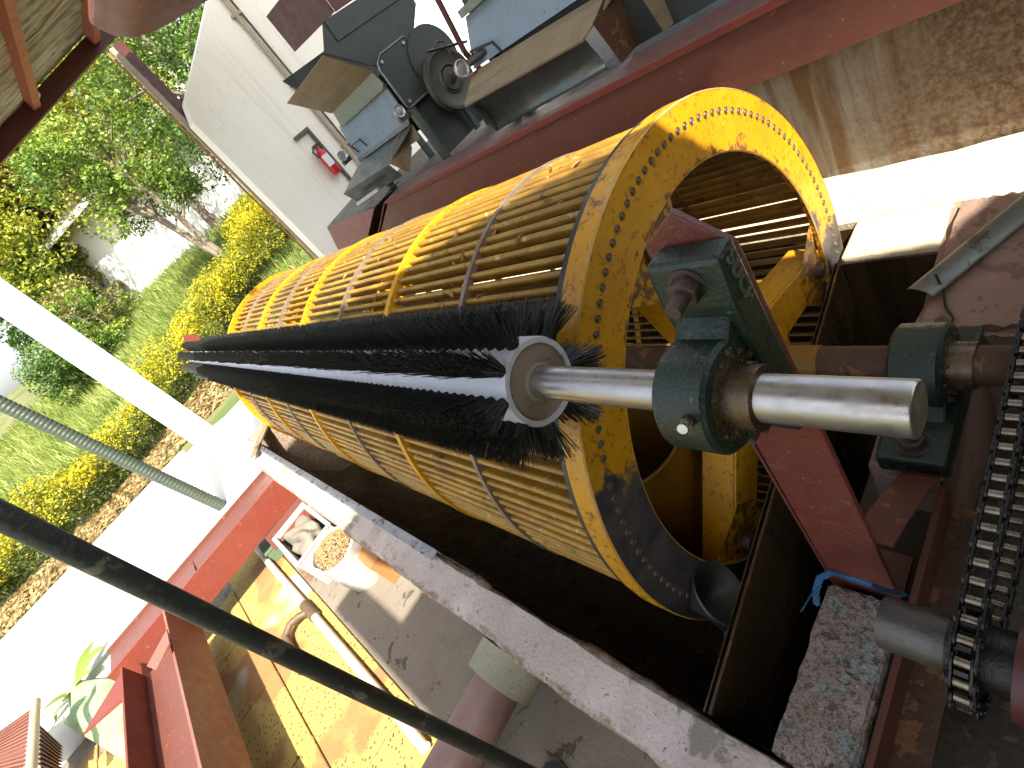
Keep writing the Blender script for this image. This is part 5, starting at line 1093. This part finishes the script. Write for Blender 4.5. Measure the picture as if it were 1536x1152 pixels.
# clipped yellow hedge
hd = thing('hedge', (0, 11.6, gz(0, 11.6)), 'clipped yellow green hedge running along the pale path', 'hedge')
rnd = random.Random(77); cen = []
x = -6.0
while x < 6.5:
    hgt = (0.85 + 0.12 * sin(x * 1.7) + 0.10 * sin(x * 4.1) + 0.25 * max(0, x - 1.0) * .5)
    for k in range(8):
        yy = 11.7 + rnd.uniform(-.65, .75); cen.append((Vector((x + rnd.uniform(-.2, .2), yy, gz(x, yy) + hgt * rnd.uniform(.25, .88))), rnd.uniform(.20, .34)))
    x += 0.22
def hz_(c): return c[0].z - gz(c[0].x, c[0].y)
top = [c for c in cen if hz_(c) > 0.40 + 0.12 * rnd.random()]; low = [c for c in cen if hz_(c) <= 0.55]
vs, fs = leaf_cloud(rnd, top, 78000, 1.0, 0.052); raw('upper_leaves', vs, fs, 'leaf_hedge', hd)  # yellow leaves fill the upper clumps, dark green ones the lower
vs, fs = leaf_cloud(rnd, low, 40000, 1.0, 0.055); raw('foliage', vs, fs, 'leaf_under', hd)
mb = MB(); x = -6.0
while x < 6.5: mb.cyl((x, 11.7, gz(x, 11.7) - .05), (x + rnd.uniform(-.1, .1), 11.7, gz(x, 11.7) + .6), .02, .01, 6); x += .35
mb.build('stems', 'bark', hd, True)
# grass on the bank and fallen leaves by the path
rnd = random.Random(5); vs, fs = [], []
for i in range(62000):
    x = rnd.uniform(-9, 9); y = 12.0 + 12.5 * rnd.random() ** 1.2
    if i > 52000: x = rnd.uniform(1.8, 7.0); y = rnd.uniform(7.0, 11.6)
    z = gz(x, y); hh = rnd.uniform(.10, .30) * (1.5 if y > 16 else 1); a = rnd.uniform(0, 6.28); w = rnd.uniform(.010, .02) * (1 + (y - 12) * .05)
    t = Vector((rnd.gauss(0, .35), rnd.gauss(0, .35), 1)).normalized() * hh; o = len(vs); e = Vector((cos(a) * w, sin(a) * w, 0)); p = Vector((x, y, z - .02))
    vs += [p - e, p + e, p + t]; fs.append((o, o + 1, o + 2))
gr = raw('grass', vs, fs, 'grass'); tag(gr, 'rough green grass growing on the bank behind the hedge', 'grass', None, 'stuff')
vs, fs = [], []
for i in range(9000):
    x = rnd.uniform(-7, 2.2); y = 9.58 + 1.7 * rnd.random(); z = gz(x, y) + rnd.uniform(.005, .05); s = rnd.uniform(.03, .07); a = rnd.uniform(0, 6.28); u_ = Vector((cos(a), sin(a), rnd.uniform(-.5, .5))) * s; w_ = Vector((-sin(a), cos(a), rnd.uniform(-.5, .5))) * s * .5
    p = Vector((x, y, z)); o = len(vs); vs += [p - u_, p + w_, p + u_, p - w_]; fs.append((o, o + 1, o + 2, o + 3))
lt = raw('leaf_litter', vs, fs, 'litter'); tag(lt, 'dry fallen leaves between the path and the hedge', 'leaf litter', None, 'stuff')
# banana-like leaves low at the left
pln = thing('leafy_plant', at(125, 1030, z=-1.5), 'bright green broad-leaved plant by the woven sack', 'plant')
rnd = random.Random(9)
for q in range(7):
    b0 = at(118, 1035, z=-1.72); a = rnd.uniform(0, 6.28); ln = rnd.uniform(.25, .45); vs, fs = [], []
    for i in range(7):
        t = i / 6; p = b0 + Vector((cos(a) * ln * t, sin(a) * ln * t, .30 * t - .22 * t * t)); w = .055 * sin(pi * (t * .9 + .05)); e = Vector((-sin(a), cos(a), .2)) * w; vs += [p - e, p + e]
    raw('leaf', vs, [(2 * i, 2 * i + 1, 2 * i + 3, 2 * i + 2) for i in range(6)], 'grass', pln)
